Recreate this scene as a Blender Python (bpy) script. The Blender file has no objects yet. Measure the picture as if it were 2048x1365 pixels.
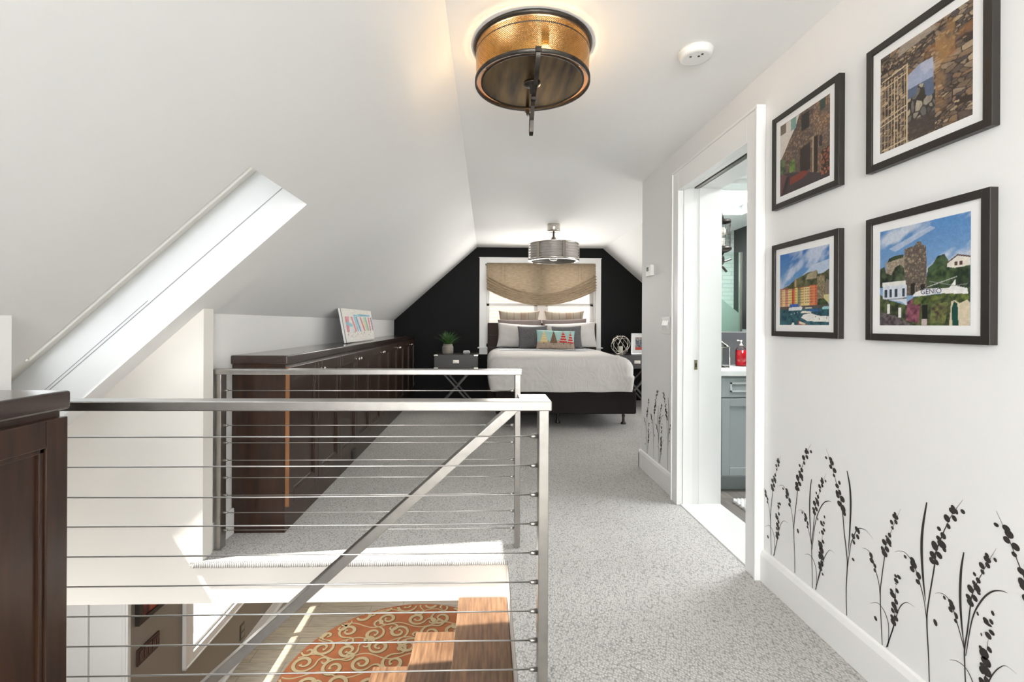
import bpy, bmesh, math, random
import numpy as np
from mathutils import Vector, Matrix, noise
random.seed(7)
np.random.seed(7)
S = bpy.context.scene
COL = S.collection
PI = math.pi

# ---------------------------------------------------------------- camera, world, sun, daylight, exposure
cam_d = bpy.data.cameras.new('camera')
cam = bpy.data.objects.new('camera', cam_d)
COL.objects.link(cam)
S.camera = cam
cam_d.sensor_width = 36
cam_d.sensor_fit = 'HORIZONTAL'
cam_d.lens = 930 / 2048 * 36
cam_d.shift_x = 0.01173
cam_d.shift_y = -0.016786
cam_d.clip_start = 0.02
yaw, roll = math.radians(1.6), math.radians(0.27)
fw = Vector((math.sin(yaw), math.cos(yaw), 0))
r0 = Vector((math.cos(yaw), -math.sin(yaw), 0))
u0 = Vector((0, 0, 1))
rt = r0 * math.cos(roll) + u0 * math.sin(roll)
up = u0 * math.cos(roll) - r0 * math.sin(roll)
m4 = Matrix((rt, up, -fw)).transposed().to_4x4()
m4.translation = (0, 0, 1.15)
cam.matrix_world = m4

w = bpy.data.worlds.new('sky')
S.world = w
w.use_nodes = True
nt = w.node_tree
bg = nt.nodes['Background']
tc = nt.nodes.new('ShaderNodeTexCoord')
nz = nt.nodes.new('ShaderNodeTexNoise')
nz.inputs['Scale'].default_value = 2.5
nz.inputs['Detail'].default_value = 5
rp = nt.nodes.new('ShaderNodeValToRGB')
rp.color_ramp.elements[0].position = 0.35
rp.color_ramp.elements[0].color = (0.72, 0.85, 1, 1)
rp.color_ramp.elements[1].position = 0.6
rp.color_ramp.elements[1].color = (1, 1, 1, 1)
nt.links.new(tc.outputs['Generated'], nz.inputs['Vector'])
nt.links.new(nz.outputs['Fac'], rp.inputs['Fac'])
nt.links.new(rp.outputs['Color'], bg.inputs['Color'])
bg.inputs['Strength'].default_value = 1.6

S.view_settings.view_transform = 'Standard'
S.view_settings.look = 'None'
S.view_settings.gamma = 1
S.view_settings.use_curve_mapping = False
S.view_settings.exposure = 0.86


def light(name, kind, energy, loc, target=None, size=1, size_y=None, color=(1, 1, 1)):
    d = bpy.data.lights.new(name, kind)
    d.energy = energy
    d.color = color
    if kind == 'AREA':
        d.shape = 'RECTANGLE'
        d.size = size
        d.size_y = size_y or size
    if kind == 'POINT':
        d.shadow_soft_size = size
    o = bpy.data.objects.new(name, d)
    COL.objects.link(o)
    o.location = loc
    if target is not None:
        o.rotation_euler = (Vector(target) - Vector(loc)).to_track_quat('-Z', 'Y').to_euler()
    return o


sun = light('sun', 'SUN', 7.0, (-4, -2, 8), color=(1, 0.96, 0.9))
sun.data.angle = math.radians(0.6)
sun.rotation_euler = Vector((0.61, 0.185, -1)).to_track_quat('-Z', 'Y').to_euler()
# daylight lamps at the visible windows, plus fill lamps at unseen openings
light('rear_fill', 'AREA', 9, (-0.1, -2.9, 1.55), (-0.1, 3, 1.35), 2.4, 1.15, (1, 0.995, 0.98))  # added fill behind the viewer, aimed down the hall
light('rear_fill_upward', 'AREA', 70, (-0.1, -2.85, 1.55), (0.2, 2.4, 3.3), 2.4, 1.1, (1, 0.995, 0.98))  # added fill tilted up to brighten slope and ceiling
light('rear_slope_fill', 'AREA', 9, (-0.98, -0.95, 1.52), (0.9, 0.3, 0.95), 1.0, 0.75, (0.98, 0.99, 1))  # added fill under the rear slope, aimed at the hall wall
light('bedroom_window_daylight', 'AREA', 20, (0.8, 6.86, 1.5), (0.8, 3, 1.3), 1.5, 0.7, (1, 0.97, 0.92))
light('bedroom_side_fill', 'AREA', 7, (2.72, 5.0, 0.95), (-1.0, 4.6, 1.0), 1.3, 0.8, (1, 0.99, 0.97))  # added fill from round the corner for bed and carpet
light('bath_skylight_daylight', 'AREA', 32, (2.3, 2.8, 2.36), (2.3, 2.8, 0), 0.5, 0.7, (0.96, 0.98, 1))
light('lower_window_daylight', 'AREA', 14, (-2.70, 5.2, -1.3), (0, 5.2, -1.9), 1.6, 1.2, (0.97, 0.99, 1))
light('entry_fill', 'AREA', 14, (-2.3, 1.36, -1.2), (-2.1, 3.2, -0.5), 1.15, 0.95, (1, 0.99, 0.97))  # added fill from below for the wall beyond the stairwell
light('lower_back_fill', 'AREA', 9, (-0.6, 8.4, -1.4), (-0.8, 4, -2.2), 2.4, 1.8, (1, 0.99, 0.97))  # fill lamp at the unseen far end of the lower room

# ---------------------------------------------------------------- materials
MATS = {}


def mat(name, col, rough=0.5, metal=0.0, var=None, bump=None, coat=0, spec=0.5, stretch=None, col2=None, emis=None, kind='NOISE', detail=4, obj=True):
    """procedural material: base colour varied by a noise, bumped by another"""
    if name in MATS:
        return MATS[name]
    m = bpy.data.materials.new(name)
    m.use_nodes = True
    t = m.node_tree
    N, L = t.nodes, t.links
    b = N['Principled BSDF']
    b.inputs['Roughness'].default_value = rough
    b.inputs['Metallic'].default_value = metal
    b.inputs['Specular IOR Level'].default_value = spec
    b.inputs['Coat Weight'].default_value = coat
    b.inputs['Coat Roughness'].default_value = 0.15
    c = N.new('ShaderNodeTexCoord')
    mp = N.new('ShaderNodeMapping')
    L.new(c.outputs['Object'], mp.inputs['Vector'])
    if stretch:
        mp.inputs['Scale'].default_value = stretch
    var = var or (6, 0.04)
    n = N.new('ShaderNodeTexNoise')
    n.inputs['Scale'].default_value = var[0]
    n.inputs['Detail'].default_value = detail
    L.new(mp.outputs['Vector'], n.inputs['Vector'])
    r = N.new('ShaderNodeValToRGB')
    c2 = col2 or tuple(x * (1 - var[1]) for x in col)
    r.color_ramp.elements[0].position = 0.3
    r.color_ramp.elements[1].position = 0.7
    r.color_ramp.elements[0].color = (*c2, 1)
    r.color_ramp.elements[1].color = (*col, 1)
    L.new(n.outputs['Fac'], r.inputs['Fac'])
    L.new(r.outputs['Color'], b.inputs['Base Color'])
    if bump:
        n2 = N.new('ShaderNodeTexNoise' if kind == 'NOISE' else 'ShaderNodeTexVoronoi')
        n2.inputs['Scale'].default_value = bump[0]
        L.new(mp.outputs['Vector'], n2.inputs['Vector'])
        bp = N.new('ShaderNodeBump')
        bp.inputs['Strength'].default_value = bump[1]
        bp.inputs['Distance'].default_value = bump[2] if len(bump) > 2 else 0.003
        L.new(n2.outputs[0], bp.inputs['Height'])
        L.new(bp.outputs['Normal'], b.inputs['Normal'])
    if emis:
        b.inputs['Emission Color'].default_value = (*emis[0], 1)
        b.inputs['Emission Strength'].default_value = emis[1]
    MATS[name] = m
    return m


def nodes_of(m):
    return m.node_tree.nodes, m.node_tree.links, m.node_tree.nodes['Principled BSDF']


white = mat('white_wall_paint', (0.80, 0.797, 0.785), 0.6, var=(3, 0.015), bump=(120, 0.03, 0.001))
ceilw = mat('white_ceiling_paint', (0.80, 0.80, 0.79), 0.7, var=(2, 0.015))
cream = mat('warm_white_paint', (0.80, 0.77, 0.72), 0.6, var=(3, 0.02))
ceilflat = mat('white_flat_ceiling_paint', (0.89, 0.89, 0.88), 0.7, var=(2, 0.015))
trimw = mat('white_trim_paint', (0.84, 0.835, 0.82), 0.35, var=(4, 0.01))
black = mat('black_wall_paint', (0.0045, 0.0045, 0.005), 0.6, var=(3, 0.2), spec=0.2)
taupe = mat('taupe_wall_paint', (0.30, 0.265, 0.22), 0.6, var=(3, 0.03))
steel = mat('brushed_steel', (0.46, 0.44, 0.415), 0.3, 1.0, var=(30, 0.12), stretch=(1, 1, 1), bump=(300, 0.04, 0.0005))
wire = mat('steel_cable', (0.62, 0.6, 0.58), 0.3, 1.0)
darkmetal = mat('aged_dark_metal', (0.09, 0.08, 0.07), 0.38, 0.9, var=(25, 0.5), bump=(60, 0.2, 0.001))
wood = mat('dark_mahogany', (0.046, 0.020, 0.011), 0.3, var=(7, 0.5), col2=(0.020, 0.010, 0.006), coat=0.1, stretch=(6, 6, 0.7))
woodh = mat('dark_mahogany_top', (0.038, 0.018, 0.013), 0.22, var=(7, 0.5), col2=(0.020, 0.010, 0.008), coat=0.6, stretch=(6, 0.7, 6))
nickel = mat('polished_nickel', (0.7, 0.66, 0.6), 0.2, 1.0)
frameblk = mat('black_brown_frame', (0.022, 0.017, 0.014), 0.35, var=(20, 0.2))
matbd = mat('white_mat_board', (0.90, 0.895, 0.885), 0.7)
plasticw = mat('white_plastic', (0.80, 0.80, 0.78), 0.35)
plastick = mat('black_plastic', (0.02, 0.02, 0.02), 0.4)
decalm = mat('black_vinyl', (0.028, 0.025, 0.022), 0.55)


def mk_carpet():
    m = mat('grey_loop_carpet', (0.60, 0.585, 0.56), 0.95, var=(2.2, 0.10), spec=0.1)
    N, L, b = nodes_of(m)
    ramp = b.inputs['Base Color'].links[0].from_socket
    mp = N['Mapping'] if 'Mapping' in N else [n for n in N if n.type == 'MAPPING'][0]
    v = N.new('ShaderNodeTexVoronoi')
    v.inputs['Scale'].default_value = 125
    v.inputs['Randomness'].default_value = 0.65
    mp2 = N.new('ShaderNodeMapping')
    mp2.inputs['Scale'].default_value = (1, 0.75, 1)
    mp2.inputs['Rotation'].default_value = (0, 0, 0.5)
    L.new(mp.outputs['Vector'], mp2.inputs['Vector'])
    L.new(mp2.outputs['Vector'], v.inputs['Vector'])
    r = N.new('ShaderNodeValToRGB')
    r.color_ramp.elements[0].position = 0.42
    r.color_ramp.elements[0].color = (1.0, 1.0, 1.0, 1)
    r.color_ramp.elements[1].position = 0.85
    r.color_ramp.elements[1].color = (0.52, 0.52, 0.52, 1)
    L.new(v.outputs['Distance'], r.inputs['Fac'])
    x = N.new('ShaderNodeMixRGB')
    x.blend_type = 'MULTIPLY'
    x.inputs['Fac'].default_value = 1
    L.new(ramp, x.inputs[1])
    L.new(r.outputs['Color'], x.inputs[2])
    L.new(x.outputs['Color'], b.inputs['Base Color'])
    bp = N.new('ShaderNodeBump')
    bp.invert = True
    bp.inputs['Strength'].default_value = 0.7
    bp.inputs['Distance'].default_value = 0.006
    L.new(v.outputs['Distance'], bp.inputs['Height'])
    L.new(bp.outputs['Normal'], b.inputs['Normal'])
    return m


carpet = mk_carpet()
loopm = mat('carpet_loops', (0.60, 0.585, 0.565), 0.95, var=(40, 0.2), bump=(300, 0.5, 0.002), spec=0.1)


def mk_plank(name, c1, c2, mortar, scale, bw, rh, rough=0.35, rot=0.0, ms=0.004):
    m = mat(name, c1, rough)
    N, L, b = nodes_of(m)
    mp = [n for n in N if n.type == 'MAPPING'][0]
    mp.inputs['Rotation'].default_value = (0, 0, rot)
    br = N.new('ShaderNodeTexBrick')
    br.inputs['Color1'].default_value = (*c1, 1)
    br.inputs['Color2'].default_value = (*c2, 1)
    br.inputs['Mortar'].default_value = (*mortar, 1)
    br.inputs['Scale'].default_value = scale
    br.inputs['Brick Width'].default_value = bw
    br.inputs['Row Height'].default_value = rh
    br.inputs['Mortar Size'].default_value = ms
    br.offset = 0.37
    L.new(mp.outputs['Vector'], br.inputs['Vector'])
    g = N.new('ShaderNodeTexNoise')
    g.inputs['Scale'].default_value = 5
    g.inputs['Detail'].default_value = 8
    mp2 = N.new('ShaderNodeMapping')
    mp2.inputs['Scale'].default_value = (1, 12, 1)
    L.new(mp.outputs['Vector'], mp2.inputs['Vector'])
    L.new(mp2.outputs['Vector'], g.inputs['Vector'])
    r = N.new('ShaderNodeValToRGB')
    r.color_ramp.elements[0].color = (0.72, 0.72, 0.72, 1)
    r.color_ramp.elements[0].position = 0.3
    r.color_ramp.elements[1].color = (1.15, 1.15, 1.15, 1)
    r.color_ramp.elements[1].position = 0.7
    L.new(g.outputs['Fac'], r.inputs['Fac'])
    x = N.new('ShaderNodeMixRGB')
    x.blend_type = 'MULTIPLY'
    x.inputs['Fac'].default_value = 1
    L.new(br.outputs['Color'], x.inputs[1])
    L.new(r.outputs['Color'], x.inputs[2])
    L.new(x.outputs['Color'], b.inputs['Base Color'])
    return m


plank = mk_plank('pale_wood_plank', (0.42, 0.355, 0.26), (0.37, 0.325, 0.25), (0.24, 0.20, 0.15), 1.0, 1.1, 0.2)
bathfloor = mk_plank('grey_wood_tile', (0.24, 0.215, 0.19), (0.20, 0.18, 0.165), (0.13, 0.12, 0.11), 1.0, 0.9, 0.15, rot=PI / 2)
oak = mat('oak_tread', (0.27, 0.15, 0.08), 0.35, var=(9, 0.3), col2=(0.11, 0.055, 0.03), stretch=(9, 0.8, 9), bump=(40, 0.1, 0.001), detail=8)
oaks = mat('oak_dark_edge', (0.10, 0.06, 0.04), 0.5, var=(9, 0.3), stretch=(9, 0.8, 9))


def mk_brick(name, c1, c2, mortar, bw, rh, ms, rot, bumpd=0.01, rough=0.6):
    m = mat(name, c1, rough)
    N, L, b = nodes_of(m)
    mp = [n for n in N if n.type == 'MAPPING'][0]
    mp.inputs['Rotation'].default_value = rot
    br = N.new('ShaderNodeTexBrick')
    br.inputs['Color1'].default_value = (*c1, 1)
    br.inputs['Color2'].default_value = (*c2, 1)
    br.inputs['Mortar'].default_value = (*mortar, 1)
    br.inputs['Scale'].default_value = 1
    br.inputs['Brick Width'].default_value = bw
    br.inputs['Row Height'].default_value = rh
    br.inputs['Mortar Size'].default_value = ms
    L.new(mp.outputs['Vector'], br.inputs['Vector'])
    L.new(br.outputs['Color'], b.inputs['Base Color'])
    bp = N.new('ShaderNodeBump')
    bp.invert = True
    bp.inputs['Strength'].default_value = 0.6
    bp.inputs['Distance'].default_value = bumpd
    L.new(br.outputs['Fac'], bp.inputs['Height'])
    L.new(bp.outputs['Normal'], b.inputs['Normal'])
    return m


brick = mk_brick('pale_pink_brick', (0.60, 0.49, 0.41), (0.55, 0.44, 0.37), (0.66, 0.61, 0.56), 0.22, 0.075, 0.012, (PI / 2, 0, 0))
wtile = mk_brick('white_brick_tile', (0.78, 0.80, 0.77), (0.72, 0.75, 0.72), (0.60, 0.63, 0.60), 0.22, 0.05, 0.006, (PI / 2, 0, 0))
dtile = mk_brick('slate_grey_tile', (0.075, 0.078, 0.08), (0.085, 0.088, 0.09), (0.05, 0.05, 0.05), 0.6, 0.3, 0.004, (PI / 2, 0, PI / 2), 0.002)
slate = mat('slate_backsplash', (0.085, 0.085, 0.09), 0.4, var=(8, 0.2))
marble = mat('white_marble', (0.80, 0.79, 0.77), 0.15, var=(2, 0.06))
greycab = mat('grey_cabinet_paint', (0.34, 0.365, 0.37), 0.4, var=(5, 0.03))
greystand = mat('charcoal_lacquer', (0.045, 0.044, 0.042), 0.3, var=(5, 0.05))


def glass_mat(name, tint=(1, 1, 1), gl=0.08, rough=0.0):
    m = bpy.data.materials.new(name)
    m.use_nodes = True
    N, L = m.node_tree.nodes, m.node_tree.links
    N.remove(N['Principled BSDF'])
    tr = N.new('ShaderNodeBsdfTransparent')
    tr.inputs['Color'].default_value = (*tint, 1)
    g = N.new('ShaderNodeBsdfGlossy')
    g.inputs['Roughness'].default_value = rough
    fr = N.new('ShaderNodeLayerWeight')
    fr.inputs['Blend'].default_value = gl
    mx = N.new('ShaderNodeMixShader')
    L.new(fr.outputs['Fresnel'], mx.inputs['Fac'])
    L.new(tr.outputs[0], mx.inputs[1])
    L.new(g.outputs[0], mx.inputs[2])
    L.new(mx.outputs[0], N['Material Output'].inputs['Surface'])
    MATS[name] = m
    return m


pane = glass_mat('window_glass', (0.97, 0.98, 0.98), 0.06)
picglass = glass_mat('picture_glass', (1, 1, 1), 0.04)
greenglass = glass_mat('shower_glass', (0.86, 0.93, 0.90), 0.10)
clearglass = glass_mat('clear_glass', (0.93, 0.95, 0.94), 0.15)


def mk_mirror():
    m = mat('mirror_silver', (0.86, 0.9, 0.88), 0.02, 1.0, var=(1, 0.0))
    return m


mirrorm = mk_mirror()


def mk_cloth(name, col, trans=0.0, weave=900, rough=0.9, var=(15, 0.08), bumps=0.3, stripes=None):
    m = mat(name, col, rough, var=var, bump=(weave, bumps, 0.002), spec=0.15)
    N, L, b = nodes_of(m)
    if stripes:
        mp = [n for n in N if n.type == 'MAPPING'][0]
        sx = N.new('ShaderNodeSeparateXYZ')
        L.new(mp.outputs['Vector'], sx.inputs[0])
        prev = b.inputs['Base Color'].links[0].from_socket
        for ax, sc, ph, th, c in stripes:
            ma = N.new('ShaderNodeMath')
            ma.operation = 'MULTIPLY_ADD'
            L.new(sx.outputs[ax], ma.inputs[0])
            ma.inputs[1].default_value = sc
            ma.inputs[2].default_value = ph
            si = N.new('ShaderNodeMath')
            si.operation = 'SINE'
            L.new(ma.outputs[0], si.inputs[0])
            g = N.new('ShaderNodeMath')
            g.operation = 'GREATER_THAN'
            g.inputs[1].default_value = th
            L.new(si.outputs[0], g.inputs[0])
            k = N.new('ShaderNodeMath')
            k.operation = 'MULTIPLY'
            k.inputs[1].default_value = 0.8
            L.new(g.outputs[0], k.inputs[0])
            x = N.new('ShaderNodeMixRGB')
            L.new(k.outputs[0], x.inputs['Fac'])
            L.new(prev, x.inputs[1])
            x.inputs[2].default_value = (*c, 1)
            prev = x.outputs['Color']
        L.new(prev, b.inputs['Base Color'])
    if trans:
        t = N.new('ShaderNodeBsdfTranslucent')
        L.new(b.inputs['Base Color'].links[0].from_socket, t.inputs['Color'])
        mx = N.new('ShaderNodeMixShader')
        mx.inputs['Fac'].default_value = trans
        L.new(b.outputs[0], mx.inputs[1])
        L.new(t.outputs[0], mx.inputs[2])
        L.new(mx.outputs[0], N['Material Output'].inputs['Surface'])
    return m


linen = mk_cloth('oatmeal_linen', (0.52, 0.42, 0.30), trans=0.5, var=(14, 0.35), weave=500)
[n for n in linen.node_tree.nodes if n.type == 'MAPPING'][0].inputs['Scale'].default_value = (1, 1, 9)
plaid = mk_cloth('beige_plaid', (0.34, 0.29, 0.23), stripes=[(0, 17, 0.6, 0.75, (0.28, 0.20, 0.15)), (0, 60, 0, 0.93, (0.22, 0.16, 0.13)), (2, 40, 0, 0.94, (0.34, 0.27, 0.22))])
taupec = mk_cloth('taupe_cotton', (0.20, 0.165, 0.155))
shamw = mk_cloth('off_white_cotton', (0.60, 0.575, 0.545))
greyl = mk_cloth('charcoal_linen', (0.14, 0.135, 0.14), var=(60, 0.3), weave=300)
tealc = mk_cloth('embroidered_teal', (0.33, 0.50, 0.47))
sandc = mk_cloth('embroidered_sand', (0.42, 0.33, 0.26), var=(40, 0.3))
darkfab = mk_cloth('dark_brown_upholstery', (0.022, 0.018, 0.017))
headfab = mk_cloth('brown_leather', (0.045, 0.028, 0.022), bumps=0.1, rough=0.5)


def mk_coverlet():
    m = mat('white_matelasse', (0.60, 0.575, 0.555), 0.85, var=(5, 0.04), spec=0.2)
    N, L, b = nodes_of(m)
    mp = [n for n in N if n.type == 'MAPPING'][0]
    v = N.new('ShaderNodeTexVoronoi')
    v.inputs['Scale'].default_value = 3.0
    mp3 = N.new('ShaderNodeMapping')
    mp3.inputs['Scale'].default_value = (2.0, 0.9, 0.9)
    v.feature = 'SMOOTH_F1'
    L.new(mp.outputs['Vector'], mp3.inputs['Vector'])
    L.new(mp3.outputs['Vector'], v.inputs['Vector'])
    ma = N.new('ShaderNodeMath')
    ma.operation = 'MULTIPLY'
    ma.inputs[1].default_value = 70
    L.new(v.outputs['Distance'], ma.inputs[0])
    si = N.new('ShaderNodeMath')
    si.operation = 'SINE'
    L.new(ma.outputs[0], si.inputs[0])
    bp = N.new('ShaderNodeBump')
    bp.inputs['Strength'].default_value = 0.14
    bp.inputs['Distance'].default_value = 0.005
    L.new(si.outputs[0], bp.inputs['Height'])
    n2 = N.new('ShaderNodeTexNoise')
    n2.inputs['Scale'].default_value = 7
    L.new(mp.outputs['Vector'], n2.inputs['Vector'])
    bp2 = N.new('ShaderNodeBump')
    bp2.inputs['Strength'].default_value = 0.5
    bp2.inputs['Distance'].default_value = 0.03
    L.new(n2.outputs[0], bp2.inputs['Height'])
    L.new(bp2.outputs['Normal'], bp.inputs['Normal'])
    L.new(bp.outputs['Normal'], b.inputs['Normal'])
    return m


coverm = mk_coverlet()


def mk_perf():
    """perforated brass sheet: round holes let the bulbs shine through"""
    m = mat('perforated_brass', (0.78, 0.42, 0.10), 0.28, 1.0, var=(7, 0.5), col2=(0.36, 0.18, 0.05))
    N, L, b = nodes_of(m)
    c = [n for n in N if n.type == 'TEX_COORD'][0]
    sp = N.new('ShaderNodeSeparateXYZ')
    L.new(c.outputs['Object'], sp.inputs[0])
    at = N.new('ShaderNodeMath')
    at.operation = 'ARCTAN2'
    L.new(sp.outputs[1], at.inputs[0])
    L.new(sp.outputs[0], at.inputs[1])
    outs = []
    for src, k in ((at.outputs[0], 190.0), (sp.outputs[2], 820.0)):
        a = N.new('ShaderNodeMath')
        a.operation = 'MULTIPLY'
        a.inputs[1].default_value = k
        L.new(src, a.inputs[0])
        s = N.new('ShaderNodeMath')
        s.operation = 'SINE'
        L.new(a.outputs[0], s.inputs[0])
        outs.append(s.outputs[0])
    pr = N.new('ShaderNodeMath')
    pr.operation = 'MULTIPLY'
    L.new(outs[0], pr.inputs[0])
    L.new(outs[1], pr.inputs[1])
    g = N.new('ShaderNodeMath')
    g.operation = 'GREATER_THAN'
    g.inputs[1].default_value = 0.30
    L.new(pr.outputs[0], g.inputs[0])
    tr = N.new('ShaderNodeBsdfTransparent')
    mx = N.new('ShaderNodeMixShader')
    L.new(g.outputs[0], mx.inputs['Fac'])
    L.new(b.outputs[0], mx.inputs[1])
    L.new(tr.outputs[0], mx.inputs[2])
    L.new(mx.outputs[0], N['Material Output'].inputs['Surface'])
    return m


perf = mk_perf()
brass = mat('antique_brass', (0.45, 0.27, 0.11), 0.3, 1.0, var=(8, 0.4), col2=(0.2, 0.12, 0.05))
bronze = mat('brushed_bronze_disc', (0.34, 0.22, 0.09), 0.26, 1.0, var=(5, 0.6), col2=(0.06, 0.045, 0.035), stretch=(5, 0.6, 1))  # gold and dark patches stand in for reflections on the disc
bulbm = mat('glowing_bulb', (1, 0.8, 0.5), 0.5, emis=((1, 0.62, 0.28), 7))


def vcol_mat(name, rough=0.5):
    m = mat(name, (1, 1, 1), rough)
    N, L, b = nodes_of(m)
    a = N.new('ShaderNodeAttribute')
    a.attribute_name = 'ink'
    L.new(a.outputs['Color'], b.inputs['Base Color'])
    return m


inkm = vcol_mat('printed_ink', 0.55)

# ---------------------------------------------------------------- helpers
ORI = {}


class MB:
    def __init__(s):
        s.bm = bmesh.new()

    def _f(s, vs, mi=0, smooth=False):
        try:
            f = s.bm.faces.new(vs)
            f.material_index = mi
            f.smooth = smooth
            return f
        except ValueError:
            return None

    def box(s, x0, x1, y0, y1, z0, z1, mi=0):
        v = [s.bm.verts.new(p) for p in ((x0, y0, z0), (x1, y0, z0), (x1, y1, z0), (x0, y1, z0), (x0, y0, z1), (x1, y0, z1), (x1, y1, z1), (x0, y1, z1))]
        for q in ((3, 2, 1, 0), (4, 5, 6, 7), (0, 1, 5, 4), (1, 2, 6, 5), (2, 3, 7, 6), (3, 0, 4, 7)):
            s._f([v[i] for i in q], mi)
        return s

    def hexa(s, P, mi=0):
        v = [s.bm.verts.new(p) for p in P]
        for q in ((3, 2, 1, 0), (4, 5, 6, 7), (0, 1, 5, 4), (1, 2, 6, 5), (2, 3, 7, 6), (3, 0, 4, 7)):
            s._f([v[i] for i in q], mi)
        return s

    def prism(s, poly, a0, a1, axis='Y', mi=0):
        """poly: list of 2D points in the plane across the axis"""
        def P(p, a):
            return {'Y': (p[0], a, p[1]), 'X': (a, p[0], p[1]), 'Z': (p[0], p[1], a)}[axis]
        A = [s.bm.verts.new(P(p, a0)) for p in poly]
        B = [s.bm.verts.new(P(p, a1)) for p in poly]
        n = len(poly)
        s._f(A, mi)
        s._f(B[::-1], mi)
        for i in range(n):
            s._f([A[i], B[i], B[(i + 1) % n], A[(i + 1) % n]], mi)
        return s

    def bar(s, p0, p1, w, h, upv=(0, 0, 1), mi=0):
        p0, p1 = Vector(p0), Vector(p1)
        d = (p1 - p0).normalized()
        u = Vector(upv)
        sd = d.cross(u).normalized()
        u = sd.cross(d).normalized()
        P = []
        for a, b in ((-1, -1), (1, -1), (1, 1), (-1, 1)):
            P.append(p0 + sd * w / 2 * a + u * h / 2 * b)
        Q = [p + (p1 - p0) for p in P]
        return s.hexa([P[0], P[1], Q[1], Q[0], P[3], P[2], Q[2], Q[3]], mi)

    def tube(s, pts, r, seg=8, mi=0, closed=False):
        pts = [Vector(p) for p in pts]
        n = len(pts)
        rs = r if isinstance(r, (list, tuple)) else [r] * n
        rings = []
        prev = None
        for i, p in enumerate(pts):
            if closed:
                d = (pts[(i + 1) % n] - pts[i - 1]).normalized()
            else:
                d = (pts[min(i + 1, n - 1)] - pts[max(i - 1, 0)]).normalized()
            if prev is None:
                a = Vector((0, 0, 1)) if abs(d.z) < 0.9 else Vector((1, 0, 0))
                x = d.cross(a).normalized()
            else:
                x = (prev - d * prev.dot(d)).normalized()
            prev = x
            y = d.cross(x)
            rings.append([s.bm.verts.new(p + (x * math.cos(2 * PI * k / seg) + y * math.sin(2 * PI * k / seg)) * rs[i]) for k in range(seg)])
        m = n if closed else n - 1
        for i in range(m):
            A, B = rings[i], rings[(i + 1) % n]
            for k in range(seg):
                s._f([A[k], A[(k + 1) % seg], B[(k + 1) % seg], B[k]], mi, True)
        if not closed:
            s._f(rings[0][::-1], mi)
            s._f(rings[-1], mi)
        return s

    def lathe(s, prof, c, seg=32, mi=0, cap=True, axis='Z'):
        c = Vector(c)
        rings = []
        for r, z in prof:
            ring = []
            for k in range(seg):
                a = 2 * PI * k / seg
                if axis == 'Z':
                    p = Vector((r * math.cos(a), r * math.sin(a), z))
                elif axis == 'Y':
                    p = Vector((r * math.cos(a), z, r * math.sin(a)))
                else:
                    p = Vector((z, r * math.cos(a), r * math.sin(a)))
                ring.append(s.bm.verts.new(c + p))
            rings.append(ring)
        for A, B in zip(rings, rings[1:]):
            for k in range(seg):
                s._f([A[k], A[(k + 1) % seg], B[(k + 1) % seg], B[k]], mi, True)
        if cap:
            s._f(rings[0][::-1], mi)
            s._f(rings[-1], mi)
        return s

    def grid(s, fn, nu, nv, mi=0, smooth=True, wrap=False):
        V = [[s.bm.verts.new(fn(i / nu, j / nv)) for i in range(nu + (0 if wrap else 1))] for j in range(nv + 1)]
        for j in range(nv):
            for i in range(nu):
                i2 = (i + 1) % nu if wrap else i + 1
                s._f([V[j][i], V[j][i2], V[j + 1][i2], V[j + 1][i]], mi, smooth)
        return s

    def ball(s, c, r, mi=0, seg=10, sq=(1, 1, 1)):
        c = Vector(c)
        n = seg // 2
        prof = [(r * math.sin(PI * i / n) + 1e-5, -r * math.cos(PI * i / n)) for i in range(n + 1)]
        rings = []
        for pr, z in prof:
            rings.append([s.bm.verts.new(c + Vector((pr * math.cos(2 * PI * k / seg) * sq[0], pr * math.sin(2 * PI * k / seg) * sq[1], z * sq[2]))) for k in range(seg)])
        for A, B in zip(rings, rings[1:]):
            for k in range(seg):
                s._f([A[k], A[(k + 1) % seg], B[(k + 1) % seg], B[k]], mi, True)
        return s

    def build(s, name, mats, parent=None, bevel=0, smooth=False, at=None, recalc=True, subsurf=0, solid=0):
        if recalc:
            bmesh.ops.recalc_face_normals(s.bm, faces=s.bm.faces)
        if smooth:
            for f in s.bm.faces:
                f.smooth = True
        me = bpy.data.meshes.new(name)
        o = bpy.data.objects.new(name, me)
        if parent is not None:
            base = ORI[parent.name]
            o.parent = parent
        elif at is not None:
            base = Vector(at)
            o.location = base
        else:
            xs = [v.co for v in s.bm.verts]
            lo = Vector([min(v[i] for v in xs) for i in range(3)])
            hi = Vector([max(v[i] for v in xs) for i in range(3)])
            base = Vector(((lo.x + hi.x) / 2, (lo.y + hi.y) / 2, lo.z))
            o.location = base
        for v in s.bm.verts:
            v.co -= base
        s.bm.to_mesh(me)
        s.bm.free()
        for m in (mats if isinstance(mats, (list, tuple)) else [mats]):
            me.materials.append(m)
        COL.objects.link(o)
        ORI[o.name] = base
        if solid:
            md = o.modifiers.new('thick', 'SOLIDIFY')
            md.thickness = solid
        if bevel:
            md = o.modifiers.new('bevel', 'BEVEL')
            md.width = bevel
            md.segments = 2
            md.limit_method = 'ANGLE'
        if subsurf:
            md = o.modifiers.new('sub', 'SUBSURF')
            md.levels = md.render_levels = subsurf
        return o


def thing(name, label, cat, loc=(0, 0, 0), group=None):
    o = bpy.data.objects.new(name, None)
    COL.objects.link(o)
    o.empty_display_size = 0.1
    o.location = loc
    ORI[o.name] = Vector(loc)
    return tag(o, label, cat, group)


def tag(o, label, cat, group=None, kind=None):
    o['label'] = label
    o['category'] = cat
    if group:
        o['group'] = group
    if kind:
        o['kind'] = kind
    return o


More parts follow.
